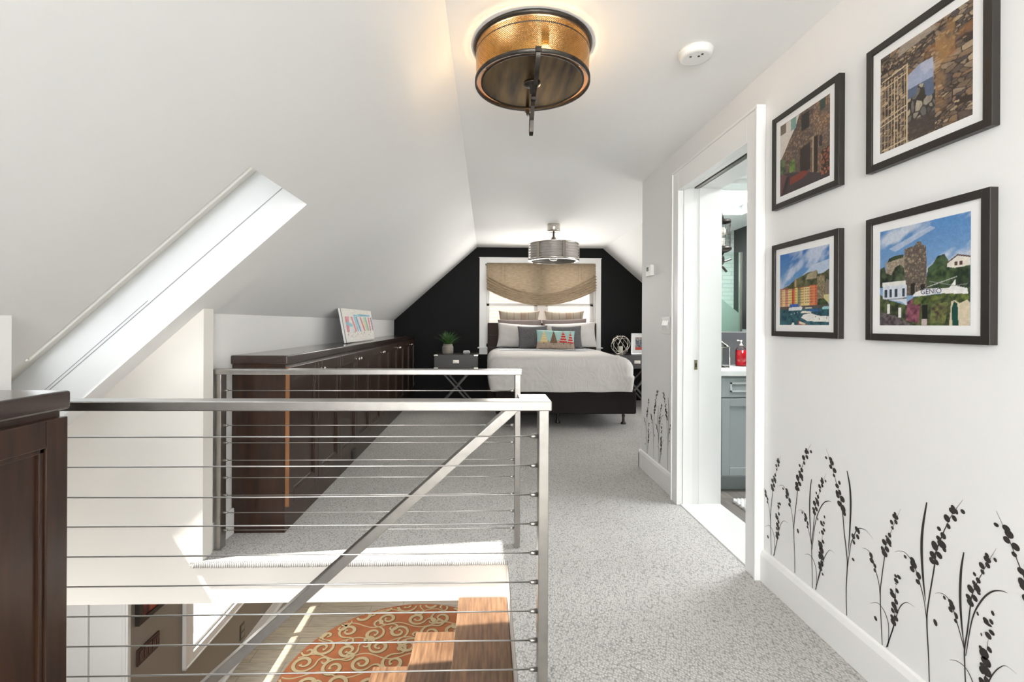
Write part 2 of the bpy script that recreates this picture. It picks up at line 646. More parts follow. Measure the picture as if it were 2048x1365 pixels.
def struct(o, label=None):
    o['kind'] = 'structure'
    if label:
        o['label'] = label
    return o


def sroot(name, loc=(0, 0, 0)):
    o = bpy.data.objects.new(name, None)
    COL.objects.link(o)
    o.location = loc
    ORI[o.name] = Vector(loc)
    o['kind'] = 'structure'
    return o


def lab(o, label):
    o['label'] = label
    return o


def copy_tree(o, parent=None):
    c = o.copy()
    COL.objects.link(c)
    if parent is not None:
        c.parent = parent
    for ch in list(o.children):
        copy_tree(ch, c)
    return c


def place(src, loc, label, rotz=None):
    c = copy_tree(src)
    c.location = loc
    if rotz is not None:
        c.rotation_euler.z = rotz
    c['label'] = label
    return c
# ---------------------------------------------------------------- the shell
CZ, YB, XW = 2.30, 7.0, 1.25        # ceiling height, bedroom back wall, hall wall
MS = 0.895                          # pitch of the left roof slope
XR = -0.155                         # where slope meets ceiling
ZL = -2.6                           # floor of the room below
nl = math.hypot(1, MS)


def sp(x, d=0):
    """point of the left slope: inner surface at x, pushed outward by d"""
    return (x - MS / nl * d, CZ + MS * (x - XR) + d / nl)


f = MB()
f.box(0.106, 1.25, -3, 2.28, -0.03, 0)
f.box(-1.42, 0.106, 2.272, 2.28, -0.03, 0)
f.box(-1.42, 1.25, 2.28, 3.72, -0.03, 0)
f.box(-1.42, 2.75, 3.72, YB, -0.03, 0)
f.box(-1.42, 0.106, -3, 1.40, -0.03, 0)
struct(f.build('floor', carpet, at=(0, 0, 0)))
# slab under the carpet: its face is the white beam over the stairwell
f = MB()
f.box(0.106, 1.5, -3, 2.28, -0.206, -0.03)
f.box(-1.365, 3.0, 2.28, 2.36, -0.206, -0.03)
f.box(-2.8, 3.0, 2.36, 8.8, -0.206, -0.03)
f.box(-1.42, 0.106, -3, 1.40, -0.206, -0.03)
f.box(1.5, 3.0, 1.4, 2.28, -0.206, -0.03)
struct(f.build('ceiling_lower', cream, at=(0, 0, 0)), 'painted slab of the landing above the lower room')
# rolled carpet nosing along the stairwell edge, row of loops
f = MB()
f.grid(lambda u, v: (-1.395 + 1.50 * u, 2.274 - 0.010 * math.sin(PI * v), -0.015 + 0.015 * math.cos(PI * v)), 60, 8)
x = -1.395
while x < 0.104:
    f.ball((x + random.uniform(-.0008, .0008), 2.263, -0.014 + random.uniform(-.002, .001)), 0.0062, seg=8, sq=(0.72, 1, 2.2))
    f.ball((x + 0.005 + random.uniform(-.001, .001), 2.272, -0.001), 0.0055, seg=6, sq=(0.8, 1.3, 0.7))
    x += 0.0104
struct(f.build('trim_1', loopm, at=(0, 0, 0)), 'rolled grey carpet edge of the landing')
# ceiling
f = MB()
f.box(-0.2, 1.25, -3, 3.72, CZ, CZ + 0.2)
f.box(-0.2, 1.76, 3.72, YB, CZ, CZ + 0.2)
f.box(1.25, 2.0, 1.5, 3.72, CZ, CZ + 0.2)
f.box(2.65, 3.1, 1.5, 3.72, CZ, CZ + 0.2)
f.box(2.0, 2.65, 1.5, 2.4, CZ, CZ + 0.2)
f.box(2.0, 2.65, 3.25, 3.72, CZ, CZ + 0.2)
f.box(1.25, 1.5, -3, 1.5, CZ, CZ + 0.2)
struct(f.build('ceiling', ceilflat, at=(0, 0, 0)))
# left slope with skylight shaft
SK = (-0.83, -1.985, 1.648, 2.162)
f = MB()


def slope_piece(x0, x1, y0, y1, d1=0.30):
    a, b, c, d = sp(x0), sp(x1), sp(x1, d1), sp(x0, d1)
    f.prism([a, b, c, d], y0, y1, 'Y')


slope_piece(0.1, -3.40, -3, -1.5)
slope_piece(0.1, -3.40, -0.4, SK[2])
slope_piece(0.1, -0.5, -1.5, -0.4)
slope_piece(-1.3, -3.40, -1.5, -0.4)
slope_piece(0.1, -3.40, SK[3], 8.8)
slope_piece(0.1, SK[0], SK[2], SK[3])
slope_piece(SK[1], -3.40, SK[2], SK[3])
struct(f.build('ceiling_slope_left', ceilw, at=(0, 0, 0)), 'sloping roof ceiling over the stairwell')
# right slope of the bedroom
f = MB()
f.prism([(1.75, CZ), (3.0, CZ - 0.86 * 1.25), (3.15, CZ - 0.86 * 1.25 + 0.2), (1.75, CZ + 0.25)], 3.70, YB, 'Y')
struct(f.build('ceiling_slope_right', ceilw, at=(0, 0, 0)))
# knee walls
f = MB()
f.box(-1.52, -1.39, 2.30, YB, -0.03, 1.25)
struct(f.build('wall_left', white, at=(0, 0, 0)), 'low knee wall under the slope')
f = MB()
f.box(-1.52, -1.42, -3, 1.33, -0.2, 1.22)
f.prism([(-1.42, 1.21), (-1.42, -0.7), (-3.5, -0.7), (-3.4, -0.6)], 1.33, 1.43, 'Y')
f.box(-3.5, -2.9, 1.33, 1.43, ZL, -0.7)
f.box(-1.7, -1.42, 1.33, 1.43, ZL, -0.7)
f.box(-2.9, -1.7, 1.33, 1.43, ZL, -1.7)
struct(f.build('wall_near', white, at=(0, 0, 0)))
f = MB()
f.prism([(-1.365, 1.26), (-1.365, -0.206), (-3.05, -0.206)], 2.28, 2.36, 'Y')
struct(f.build('wall_stairwell', cream, at=(0, 0, 0)), 'warm white wall under the slope beyond the stairwell')
f = MB()
f.box(-1.39, -1.372, 2.30, 2.575, 0, 0.14)
struct(f.build('baseboard_left', trimw, bevel=0.003))
# back wall with window opening
WX0, WX1, WZ0, WZ1 = -0.03, 1.635, 0.80, 2.05
f = MB()
f.box(-1.6, WX0, YB, YB + 0.16, -0.2, 2.5)
f.box(WX1, 3.1, YB, YB + 0.16, -0.2, 2.5)
f.box(WX0, WX1, YB, YB + 0.16, -0.2, WZ0)
f.box(WX0, WX1, YB, YB + 0.16, WZ1, 2.5)
struct(f.build('wall_back', black, at=(0, 0, 0)), 'black painted bedroom wall')
f = MB()
f.box(-1.06, 0.1, YB - 0.02, YB, 0, 0.13)
f.box(1.7, 2.75, YB - 0.02, YB, 0, 0.13)
struct(f.build('baseboard_back', black, at=(0, 0, 0), bevel=0.003))
f = MB()
f.box(2.75, 2.85, 3.7, 4.3, -0.03, 1.6)
f.box(2.75, 2.85, 5.7, YB, -0.03, 1.6)
f.box(2.75, 2.85, 4.3, 5.7, -0.03, 0.5)
f.box(2.75, 2.85, 4.3, 5.7, 1.38, 1.6)
f.box(1.49, 2.9, 3.60, 3.72, -0.03, 2.5)
struct(f.build('wall_bedroom', white, at=(0, 0, 0)), 'white wall between bathroom and bedroom')
# hall wall with the pocket door opening
DY0, DY1, DH = 2.15, 2.93, 2.03
f = MB()
f.box(XW, 1.49, -3, DY0, -0.03, CZ)
f.box(XW, 1.49, DY1, 3.72, -0.03, CZ)
f.box(XW, 1.49, DY0, DY1, DH, CZ)
struct(f.build('wall_right', white, at=(0, 0, 0)), 'white hall wall with the framed pictures')
f = MB()
for (a, b) in ((-3, 2.066), (3.01, 3.74)):
    f.prism([(XW, 0), (XW - 0.018, 0), (XW - 0.018, 0.118), (XW - 0.010, 0.138), (XW, 0.142)], a, b, 'Y')
f.box(XW - 0.018, XW + 0.3, 3.72, 3.738, 0, 0.14)
struct(f.build('baseboard_right', trimw, at=(0, 0, 0), bevel=0.002))
# door casing
t = sroot('door_1', (XW, 2.5, 0))
f = MB()
f.box(1.213, 1.25, 2.068, 2.145, 0, 2.13)
f.box(1.213, 1.25, 2.93, 3.01, 0, 2.13)
f.box(1.213, 1.25, 2.145, 2.93, 2.005, 2.13)
f.box(1.207, 1.25, 2.056, 2.070, 0, 2.13)
f.box(1.207, 1.25, 3.008, 3.022, 0, 2.13)
f.box(1.207, 1.25, 2.056, 3.022, 2.130, 2.144)
f.build('door_casing', trimw, t, bevel=0.003)
f = MB()
f.box(1.25, 1.31, 2.925, 2.935, 0, DH)
f.box(1.352, 1.495, 2.925, 2.935, 0, DH)
f.box(1.25, 1.495, 2.145, 2.152, 0, DH)
f.box(1.25, 1.308, 2.15, 2.93, 2.02, DH + 0.005)
f.box(1.354, 1.495, 2.15, 2.93, 2.02, DH + 0.005)
f.build('jamb', trimw, t)
f = MB()
f.box(1.308, 1.354, 2.15, 2.93, 2.028, 2.036)
f.box(1.320, 1.342, 2.15, 2.93, 2.018, 2.03)
lab(f.build('door_track', mat('grey_track', (0.3, 0.28, 0.26), 0.35, 0.9), t), 'grey metal pocket door track')
f = MB()
f.box(1.313, 1.350, 2.931, 3.6, 0.01, 2.018)
d = f.build('door_slab', trimw, t, bevel=0.002)
f = MB()
f.box(1.322, 1.341, 2.926, 2.932, 0.863, 0.925)
f.box(1.327, 1.336, 2.924, 2.930, 0.88, 0.905, 1)
lab(f.build('latch_plate', [mat('brass_plate', (0.35, 0.28, 0.2), 0.35, 1), darkmetal], d), 'small bronze latch plate')
f = MB()
f.box(1.235, 1.495, 2.145, 2.93, -0.02, 0.008)
struct(f.build('trim_2', marble, at=(0, 0, 0), bevel=0.003), 'white marble door saddle')

# ---- bedroom window
t = sroot('window_1', (0.8, YB, 0.8))
f = MB()
f.box(-0.115, WX0, YB - 0.022, YB, WZ0 - 0.01, 2.14)
f.box(WX1, 1.72, YB - 0.022, YB, WZ0 - 0.01, 2.14)
f.box(WX0, WX1, YB - 0.022, YB, WZ1, 2.14)
f.box(-0.125, 1.73, YB - 0.028, YB, 2.14, 2.15)
f.build('window_casing', trimw, t, bevel=0.003)
f = MB()
f.box(-0.14, 1.745, YB - 0.05, YB + 0.1, 0.782, 0.80)
f.box(-0.115, 1.72, YB - 0.02, YB, 0.69, 0.782)
f.build('window_sill', trimw, t, bevel=0.003)
f = MB()
f.box(WX0, WX0 + 0.02, YB, YB + 0.16, WZ0, WZ1)
f.box(WX1 - 0.02, WX1, YB, YB + 0.16, WZ0, WZ1)
f.box(WX0, WX1, YB, YB + 0.16, WZ1 - 0.02, WZ1)
f.box(0.76, 0.88, YB + 0.02, YB + 0.12, WZ0, WZ1)
f.build('window_frame', trimw, t)
for (a, b) in ((WX0 + 0.02, 0.76), (0.88, WX1 - 0.02)):
    for k, (z0, z1, yy) in enumerate(((WZ0, 1.45, 0.05), (1.43, WZ1 - 0.02, 0.085))):
        f = MB()
        f.box(a, a + 0.045, YB + yy, YB + yy + 0.03, z0, z1)
        f.box(b - 0.045, b, YB + yy, YB + yy + 0.03, z0, z1)
        f.box(a, b, YB + yy, YB + yy + 0.03, z0, z0 + (0.05 if k == 0 else 0.03))
        f.box(a, b, YB + yy, YB + yy + 0.03, z1 - 0.03, z1)
        if k == 0:
            f.box((a + b) / 2 - 0.04, (a + b) / 2 + 0.04, YB + 0.04, YB + 0.06, 1.45, 1.462)
        s_ = f.build('sash', trimw, t, bevel=0.002)
        g = MB()
        g.box(a + 0.04, b - 0.04, YB + yy + 0.012, YB + yy + 0.016, z0 + 0.03, z1 - 0.02)
        g.build('glass_pane', pane, s_)
# ---- side window added to brighten the bedroom, unseen round the corner
t = sroot('added_window_6', (2.8, 5.0, 0.5))
f = MB()
f.box(2.76, 2.82, 4.3, 4.36, 0.5, 1.38)
f.box(2.76, 2.82, 5.64, 5.7, 0.5, 1.38)
f.box(2.76, 2.82, 4.97, 5.03, 0.5, 1.38)
f.box(2.76, 2.82, 4.3, 5.7, 0.5, 0.55)
f.box(2.76, 2.82, 4.3, 5.7, 1.33, 1.38)
f.build('sash', trimw, t)
g = MB()
g.box(2.785, 2.79, 4.33, 5.67, 0.53, 1.35)
g.build('glass_pane', pane, t)
# ---- skylight over the stairs
t = sroot('window_2', (-1.6, 1.9, 1.2))
f = MB()


def sky_bar(x0, x1, y0, y1, d0, d1, g):
    g.prism([sp(x0, d0), sp(x1, d0), sp(x1, d1), sp(x0, d1)], y0, y1, 'Y')


for (x0, x1, y0, y1) in ((SK[0], SK[1], SK[2], SK[2] + 0.05), (SK[0], SK[1], SK[3] - 0.034, SK[3]), (SK[0], SK[0] - 0.035, SK[2], SK[3]), (-1.855, SK[1], SK[2], SK[3])):  # lower bar widened, hidden from view, to trim the sun patch
    sky_bar(x0, x1, y0, y1, 0.265, 0.33, f)
sky_bar(SK[0], SK[1], SK[3] - 0.045, SK[3] - 0.034, 0.28, 0.33, f)
f.build('sash', mat('cream_sash', (0.78, 0.76, 0.70), 0.4), t, bevel=0.003)
g = MB()
sky_bar(SK[0] - 0.03, SK[1] + 0.03, SK[2] + 0.03, SK[3] - 0.03, 0.305, 0.309, g)
g.build('glass_pane', pane, t)
g = MB()
sky_bar(SK[0] - 0.001, SK[1] + 0.001, SK[3] - 0.0015, SK[3] + 0.001, 0.128, 0.131, g)
sky_bar(-1.45, SK[1] + 0.001, SK[3] - 0.0015, SK[3] + 0.001, 0.142, 0.144, g)
g.build('shaft_seam', mat('seam_grey', (0.35, 0.35, 0.37), 0.6), t)

t = sroot('added_window_8', (-1.0, -0.95, 1.6))  # rear skylight added to let in more light, out of view
f = MB()
for (x0, x1, y0, y1) in ((-0.5, -1.3, -1.5, -1.44), (-0.5, -1.3, -0.46, -0.4), (-0.5, -0.56, -1.44, -0.46), (-1.24, -1.3, -1.44, -0.46)):
    sky_bar(x0, x1, y0, y1, 0.24, 0.30, f)
f.build('sash', MATS['cream_sash'], t)
g = MB()
sky_bar(-0.55, -1.25, -1.45, -0.45, 0.27, 0.274, g)
g.build('glass_pane', pane, t)

# ---- rear part of the landing, behind the viewer
f = MB()
f.box(-1.5, -1.35, -3.1, -3, -0.2, 2.5)
f.box(1.15, 1.5, -3.1, -3, -0.2, 2.5)
f.box(-1.35, 1.15, -3.1, -3, -0.2, 0.95)
f.box(-1.35, 1.15, -3.1, -3, 2.15, 2.5)
struct(f.build('wall_rear', white, at=(0, 0, 0)))
t = sroot('added_window_3', (-0.1, -3.05, 0.95))  # rear window added for brightness, behind the viewer
f = MB()
f.box(-1.35, -1.30, -3.09, -3.03, 0.95, 2.15)
f.box(1.10, 1.15, -3.09, -3.03, 0.95, 2.15)
f.box(-0.13, -0.07, -3.09, -3.03, 0.95, 2.15)
f.box(-1.35, 1.15, -3.09, -3.03, 0.95, 1.01)
f.box(-1.35, 1.15, -3.09, -3.03, 2.09, 2.15)
f.build('sash', trimw, t)
g = MB()
g.box(-1.3, 1.1, -3.065, -3.06, 1.0, 2.1)
g.build('glass_pane', pane, t)

# ---- bathroom
f = MB()
f.box(1.49, 3.05, 1.5, 3.6, -0.03, 0.0)
struct(f.build('floor_bath', bathfloor, at=(0, 0, 0)))
f = MB()
f.box(1.49, 3.1, 1.5, 1.6, 0, CZ)
struct(f.build('wall_shower', wtile, at=(0, 0, 0)), 'white brick tile wall of the shower')
f = MB()
f.box(3.0, 3.1, 1.6, 3.6, 0, CZ)
struct(f.build('wall_bath_side', dtile, at=(0, 0, 0)), 'dark tiled side wall of the shower')
f = MB()
f.prism([(2.3, 0), (2.3, 1.75), (2.88, 1.28), (2.88, 1.10), (3.0, 1.10), (3.0, 0)], 1.75, 1.95, 'Y')
struct(f.build('wall_shower_low', mat('grey_green_plaster', (0.42, 0.45, 0.42), 0.6), at=(0, 0, 0)))
t = thing('shower_screen', 'clear greenish glass shower screen with bright metal edge, seen in the bathroom mirror', 'shower screen', (2.2, 2.2, 0))
f = MB()
f.box(1.6, 2.74, 2.195, 2.205, 0.02, 1.94)
f.build('glass_panel', greenglass, t)
f = MB()
f.box(2.74, 2.765, 2.185, 2.215, 0.0, 1.94)
f.box(1.6, 2.765, 2.19, 2.21, 0.0, 0.03)
f.build('metal_edge', nickel, t)
# bathroom skylight
f = MB()
f.box(1.99, 2.0, 2.4, 3.25, CZ, CZ + 0.2)
t = sroot('window_4', (2.3, 2.8, CZ))
f = MB()
f.box(2.0, 2.06, 2.4, 3.25, 2.41, 2.47)
f.box(2.59, 2.65, 2.4, 3.25, 2.41, 2.47)
f.box(2.0, 2.65, 2.4, 2.46, 2.41, 2.47)
f.box(2.0, 2.65, 3.19, 3.25, 2.41, 2.47)
f.build('sash', mat('cream_sash', (0, 0, 0)), t)
g = MB()
g.box(2.05, 2.6, 2.45, 3.2, 2.44, 2.444)
g.build('glass_pane', pane, t)

# ---- room below
f = MB()
f.box(-3.6, 1.6, 1.2, 8.8, ZL - 0.1, ZL)
struct(f.build('floor_lower', plank, at=(0, 0, 0)))
LW = (4.42, 6.10, -1.93, -0.72)
f = MB()
f.box(-2.87, -2.75, 3.69, LW[0], ZL, -0.1)
f.box(-2.87, -2.75, LW[1], 8.8, ZL, -0.1)
f.box(-2.87, -2.75, LW[0], LW[1], ZL, LW[2])
f.box(-2.87, -2.75, LW[0], LW[1], LW[3], -0.1)
struct(f.build('wall_lower_left', taupe, at=(0, 0, 0)), 'taupe wall of the room below')
f = MB()
f.box(-3.5, -2.751, 3.69, 3.79, ZL, -0.3)
struct(f.build('wall_lower_closet', trimw, at=(0, 0, 0)))
f = MB()
f.box(-3.6, -3.4, 1.2, 3.79, ZL, -0.3)
f.box(-3.6, -2.9, 1.2, 1.33, ZL, -0.3)
f.box(-1.7, -1.42, 1.2, 1.33, ZL, -0.3)
f.box(-2.9, -1.7, 1.2, 1.33, ZL, -1.7)
f.box(-2.9, -1.7, 1.2, 1.33, -0.7, -0.3)
f.box(-1.6, 1.6, 1.1, 1.2, ZL, -0.2)
f.box(1.5, 1.6, 1.2, 8.8, ZL, -0.2)
struct(f.build('wall_lower_near', taupe, at=(0, 0, 0)))
f = MB()
f.box(-2.87, -1.9, 8.6, 8.8, ZL, -0.2)
f.box(0.7, 1.6, 8.6, 8.8, ZL, -0.2)
f.box(-1.9, 0.7, 8.6, 8.8, -0.5, -0.2)
struct(f.build('wall_lower_back', taupe, at=(0, 0, 0)))
f = MB()
f.box(-2.75, -2.732, 3.69, 8.6, ZL, ZL + 0.13)
f.box(-2.75, -2.70, 3.69, 8.6, ZL, ZL + 0.02)
struct(f.build('baseboard_lower', trimw, at=(0, 0, 0), bevel=0.003))
t = sroot('added_window_7', (-2.3, 1.3, -1.7))  # entry window added to light the stairwell, out of view
f = MB()
f.box(-2.9, -2.85, 1.26, 1.32, -1.7, -0.7)
f.box(-1.75, -1.7, 1.26, 1.32, -1.7, -0.7)
f.box(-2.85, -1.75, 1.26, 1.32, -1.7, -1.65)
f.box(-2.85, -1.75, 1.26, 1.32, -0.75, -0.7)
f.build('sash', trimw, t)
g = MB()
g.box(-2.86, -1.74, 1.285, 1.29, -1.66, -0.74)
g.build('glass_pane', pane, t)
t = sroot('door_2', (-3.07, 3.68, ZL))
f = MB()
f.box(-3.39, -3.06, 3.662, 3.69, ZL + 0.01, -0.6)
f.box(-3.045, -2.80, 3.662, 3.69, ZL + 0.01, -0.6)
f.box(-2.795, -2.751, 3.655, 3.69, ZL, -0.5)
f.box(-2.775, -2.765, 3.648, 3.69, ZL, -0.5)
f.build('door_panel', trimw, t, bevel=0.004)
t = sroot('window_5', (-2.75, 5.2, LW[2]))
f = MB()
y0, y1, z0, z1 = LW
f.box(-2.75, -2.725, y0 - 0.115, y0, z0 - 0.075, z1 + 0.09)
f.box(-2.75, -2.725, y1, y1 + 0.115, z0 - 0.075, z1 + 0.09)
f.box(-2.75, -2.725, y0, y1, z0 - 0.075, z0)
f.box(-2.75, -2.725, y0, y1, z1, z1 + 0.09)
f.box(-2.75, -2.715, y0 - 0.125, y0 - 0.112, z0 - 0.08, z1 + 0.09)
f.box(-2.75, -2.715, y0 - 0.125, y1 + 0.125, z0 - 0.085, z0 - 0.07)
f.build('window_casing', trimw, t, bevel=0.003)
f = MB()
f.box(-2.86, -2.76, y0, y0 + 0.03, z0, z1)
f.box(-2.86, -2.76, y1 - 0.03, y1, z0, z1)
f.box(-2.86, -2.76, y0, y1, z0, z0 + 0.03)
f.box(-2.86, -2.76, y0, y1, z1 - 0.03, z1)
f.box(-2.86, -2.78, 5.47, 5.52, z0, z1)
f.build('window_frame', trimw, t)
g = MB()
g.box(-2.82, -2.816, y0, y1, z0, z1)
g.build('glass_pane', pane, t)
# outside: ground and the neighbour's pale brick wall
f = MB()
f.box(-30, 30, -20, 30, ZL - 0.5, ZL - 0.12)
struct(f.build('ground', mat('pale_paving', (0.72, 0.70, 0.68), 0.9, var=(1.5, 0.12)), at=(0, 0, 0)))
f = MB()
f.box(-6, 8, 10.2, 10.5, ZL - 0.2, 6)
tag(f.build('neighbour_house', brick), 'pale pink brick wall of the house beyond the bedroom window', 'house')
# ---------------------------------------------------------------- railings
ZW = [0.804 - 0.0889 * k for k in range(9)]


def fitting(mb, x, y, z, sgn, r=0.0065, L=0.022):
    mb.lathe([(r, 0), (r, sgn * L * 0.75), (r * 0.7, sgn * L)], (x, y, z), 10, axis='X')


t = thing('cable_railing', 'far steel cable railing with two posts on the carpet edge before the dark cabinets', 'railing', (-0.6, 2.40, 0))
f = MB()
f.box(-1.412, 0.181, 2.372, 2.436, 0.888, 0.915)
f.build('top_rail', steel, t, bevel=0.003)
for x in (-1.366, 0.145):
    f = MB()
    f.box(x, x + 0.029, 2.378, 2.430, 0.004, 0.889)
    f.build('post', steel, t, bevel=0.002)
for z in ZW:
    f = MB()
    f.tube([(-1.34, 2.404, z), (0.146, 2.404, z)], 0.0022, 8)
    c = f.build('cable', wire, t)
    for fx, sg in ((-1.337, 1), (0.145, -1)):
        f = MB()
        fitting(f, fx, 2.404, z, sg)
        f.build('cable_fitting', steel, c)
f = MB()
f.box(-1.416, -1.408, 2.36, 2.44, 0.885, 0.955)
lab(f.build('wall_bracket', darkmetal, t), 'small dark wall plate')

t = thing('cable_railing', 'near steel cable railing with sloping handrail, ending at the foreground dark cabinet', 'railing', (-0.5, 1.41, 0))
f = MB()
f.box(-1.42, 0.195, 1.381, 1.444, 0.890, 0.9185)
f.box(0.10, 0.195, 1.444, 1.53, 0.890, 0.9185)
f.build('top_rail', steel, t, bevel=0.003)
f = MB()
f.box(0.157, 0.187, 1.388, 1.440, 0.0, 0.891)
f.build('post', steel, t, bevel=0.002)
for i, z in enumerate(ZW):
    z = z + 0.003
    f = MB()
    zz = z - 0.004 if i in (2,) else z
    f.tube([(-1.42, 1.415, z), (-0.7, 1.415, zz), (0.157, 1.415, z)], 0.0022, 8)
    c = f.build('cable', wire, t)
    f = MB()
    fitting(f, 0.157, 1.415, z, -1, 0.0068, 0.024)
    f.build('cable_fitting', steel, c)
f = MB()
p0, p1 = Vector((0.115, 1.497, 0.905)), Vector((-0.855, 1.497, 0.030))
dd = (p1 - p0).normalized()
f.bar(p0, p0 + dd * 2.3, 0.05, 0.030, (0, 0, 1))
f.build('handrail', steel, t, bevel=0.002)

# ---------------------------------------------------------------- open staircase
t = thing('staircase', 'open staircase with thick oak treads descending under the landing', 'staircase', (-0.6, 1.85, ZL))
for k in range(14):
    x1 = 0.104 - 0.205 * k
    z = -0.18 - 0.165 * k
    f = MB()
    f.box(x1 - 0.235, x1, 1.47, 2.262, z - 0.045, z)
    f.build('tread', oak, t, bevel=0.004)
f = MB()
for y in (1.62, 2.10):
    f.bar((0.05, y, -0.32), (-2.75, y, -2.575), 0.05, 0.12)
f.build('stringer', darkmetal, t)

# ---------------------------------------------------------------- cabinets
def cabinet(label, y0, L, group, knob=True):
    """body, two doors with framed recessed panel; doors face +X at x=-1.08"""
    t = thing('cabinet', label, 'cabinet', (-1.25, y0 + L / 2, 0), group)
    f = MB()
    f.box(-1.388, -1.102, y0 + 0.001, y0 + L - 0.001, 0, 0.923)
    f.build('body', wood, t)
    for k in range(2):
        a = y0 + L / 2 * k + 0.003
        b = y0 + L / 2 * (k + 1) - 0.003
        f = MB()
        x0, x1 = -1.101, -1.079
        z0, z1 = 0.141, 0.907
        s_ = 0.058
        f.box(x0, x1, a, a + s_, z0, z1)
        f.box(x0, x1, b - s_, b, z0, z1)
        f.box(x0, x1, a + s_, b - s_, z0, z0 + s_ + 0.01)
        f.box(x0, x1, a + s_, b - s_, z1 - s_ - 0.01, z1)
        d = f.build('door', wood, t, bevel=0.0025)
        f = MB()
        f.box(x0, x1 - 0.014, a + s_, b - s_, z0 + s_, z1 - s_)
        # moulding inside the frame
        aa, bb, c0, c1 = a + s_, b - s_, z0 + s_ + 0.01, z1 - s_ - 0.01
        for (p, q, r, s2) in ((aa, aa + 0.012, c0, c1), (bb - 0.012, bb, c0, c1), (aa, bb, c0, c0 + 0.012), (aa, bb, c1 - 0.012, c1)):
            f.box(x0, x1 - 0.006, p, q, r, s2)
        f.build('door_panel', wood, d, bevel=0.002)
        if knob:
            yk = (b - 0.03) if k == 0 else (a + 0.03)
            f = MB()
            f.lathe([(0.008, 0), (0.005, 0.006), (0.005, 0.016), (0.013, 0.022), (0.013, 0.030), (0.006, 0.034)], (x1, yk, 0.855), 12, axis='X')
            f.build('knob', nickel, d)
    return t


places = ['nearest the railing', 'second from the railing', 'middle one of five', 'last but one before the black wall', 'touching the black bedroom wall']
src = None
for k in range(5):
    y0 = 2.576 + 0.884 * k
    L_ = 'dark two-door cabinet under the long top, ' + places[k]
    if src is None:
        src = cabinet(L_, y0, 0.884, 'built-in cabinets along the knee wall')
    else:
        place(src, (-1.25, y0 + 0.442, 0), L_)
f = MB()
f.box(-1.1005, -1.0795, 2.5765, 2.5795, 0.142, 0.906)  # strip of lighter wood paints the light on this door edge
lab(f.build('lit_edge_strip', mat('orange_lit_edge', (0.30, 0.13, 0.05), 0.4, var=(10, 0.3)), bpy.data.objects['cabinet']), 'door edge with orange light put in its colour')
f = MB()
f.box(-1.389, -1.085, 2.560, 6.995, 0.9235, 0.972)
tag(f.build('countertop', woodh, bevel=0.006), 'long dark mahogany top over the five cabinets, reaching the black wall', 'countertop')
f = MB()
f.box(-1.1015, -1.096, 3.84, 3.95, 0.02, 0.10)
f.box(-1.097, -1.093, 3.855, 3.935, 0.03, 0.09)
tag(f.build('floor_outlet', plastick, bevel=0.002), 'small black outlet plate on the plinth of the cabinet run', 'outlet')
for k in range(3):
    y0 = 1.233 - 0.884 * (k + 1)
    L_ = ['dark mahogany panelled cabinet in the left foreground beside the near railing', 'dark mahogany cabinet next behind the left foreground one', 'dark mahogany cabinet at the rear end of the foreground run'][k]
    if k == 0:
        t = cabinet(L_, y0, 0.884, 'foreground cabinets')
    else:
        place(t, (-1.25, y0 + 0.442, 0), L_)
f = MB()
f.box(-1.419, -1.085, -1.45, 1.246, 0.9235, 0.972)
tag(f.build('countertop', woodh, bevel=0.006), 'dark mahogany top of the foreground cabinet at the left edge', 'countertop')

# ---------------------------------------------------------------- ceiling light of the landing
c = (0.183, 1.93)
t = thing('ceiling_light', 'round brass drum ceiling light with perforated band and curved strap', 'ceiling light', (c[0], c[1], CZ))
f = MB()
f.lathe([(0.243, 0), (0.246, -0.006), (0.241, -0.013), (0.235, -0.016)], (*c, CZ), 64)
f.build('canopy', darkmetal, t)
f = MB()
f.lathe([(0.234, CZ - 0.02), (0.232, CZ - 0.155)], (*c, 0), 96, cap=False)
o = f.build('drum_band', perf, t)
f = MB()
f.lathe([(0.2375, 2.158), (0.2375, 2.143), (0.230, 2.143), (0.230, 2.158), (0.2375, 2.158)], (*c, 0), 96, cap=False)
f.lathe([(0.2345, 2.262), (0.2355, 2.260), (0.2345, 2.258)], (*c, 0), 96, cap=False)
f.build('rim', darkmetal, t)
f = MB()
f.lathe([(0.204, 2.150), (0.208, 2.153), (0.208, 2.158), (0.2, 2.160)], (*c, 0), 96)
f.build('bottom_disc', bronze, t)
f = MB()
f.lathe([(0.204, 2.150), (0.2125, 2.148), (0.2125, 2.156), (0.206, 2.158)], (*c, 0), 96, cap=False)
f.build('disc_ring', darkmetal, t)
f = MB()
f.lathe([(0.035, 2.149), (0.035, 2.146), (0.026, 2.142), (0.010, 2.140), (0.008, 2.11)], (*c, 0), 24)
f.build('hub', darkmetal, t)


def strap_arc(a0, a1, R, H, n=28):
    return [(c[0], c[1] + R * math.cos(a), 2.148 - H * math.sin(a)) for a in [a0 + (a1 - a0) * i / n for i in range(n + 1)]]


def ribbon(f, pts, w, th):
    for p, q in zip(pts, pts[1:]):
        p, q = Vector(p), Vector(q)
        e = (q - p).normalized() * 0.0015
        f.bar(p - e, q + e, w, th, (0, 0, 1) if abs((q - p).normalized().z) < 0.85 else (0, 1, 0))


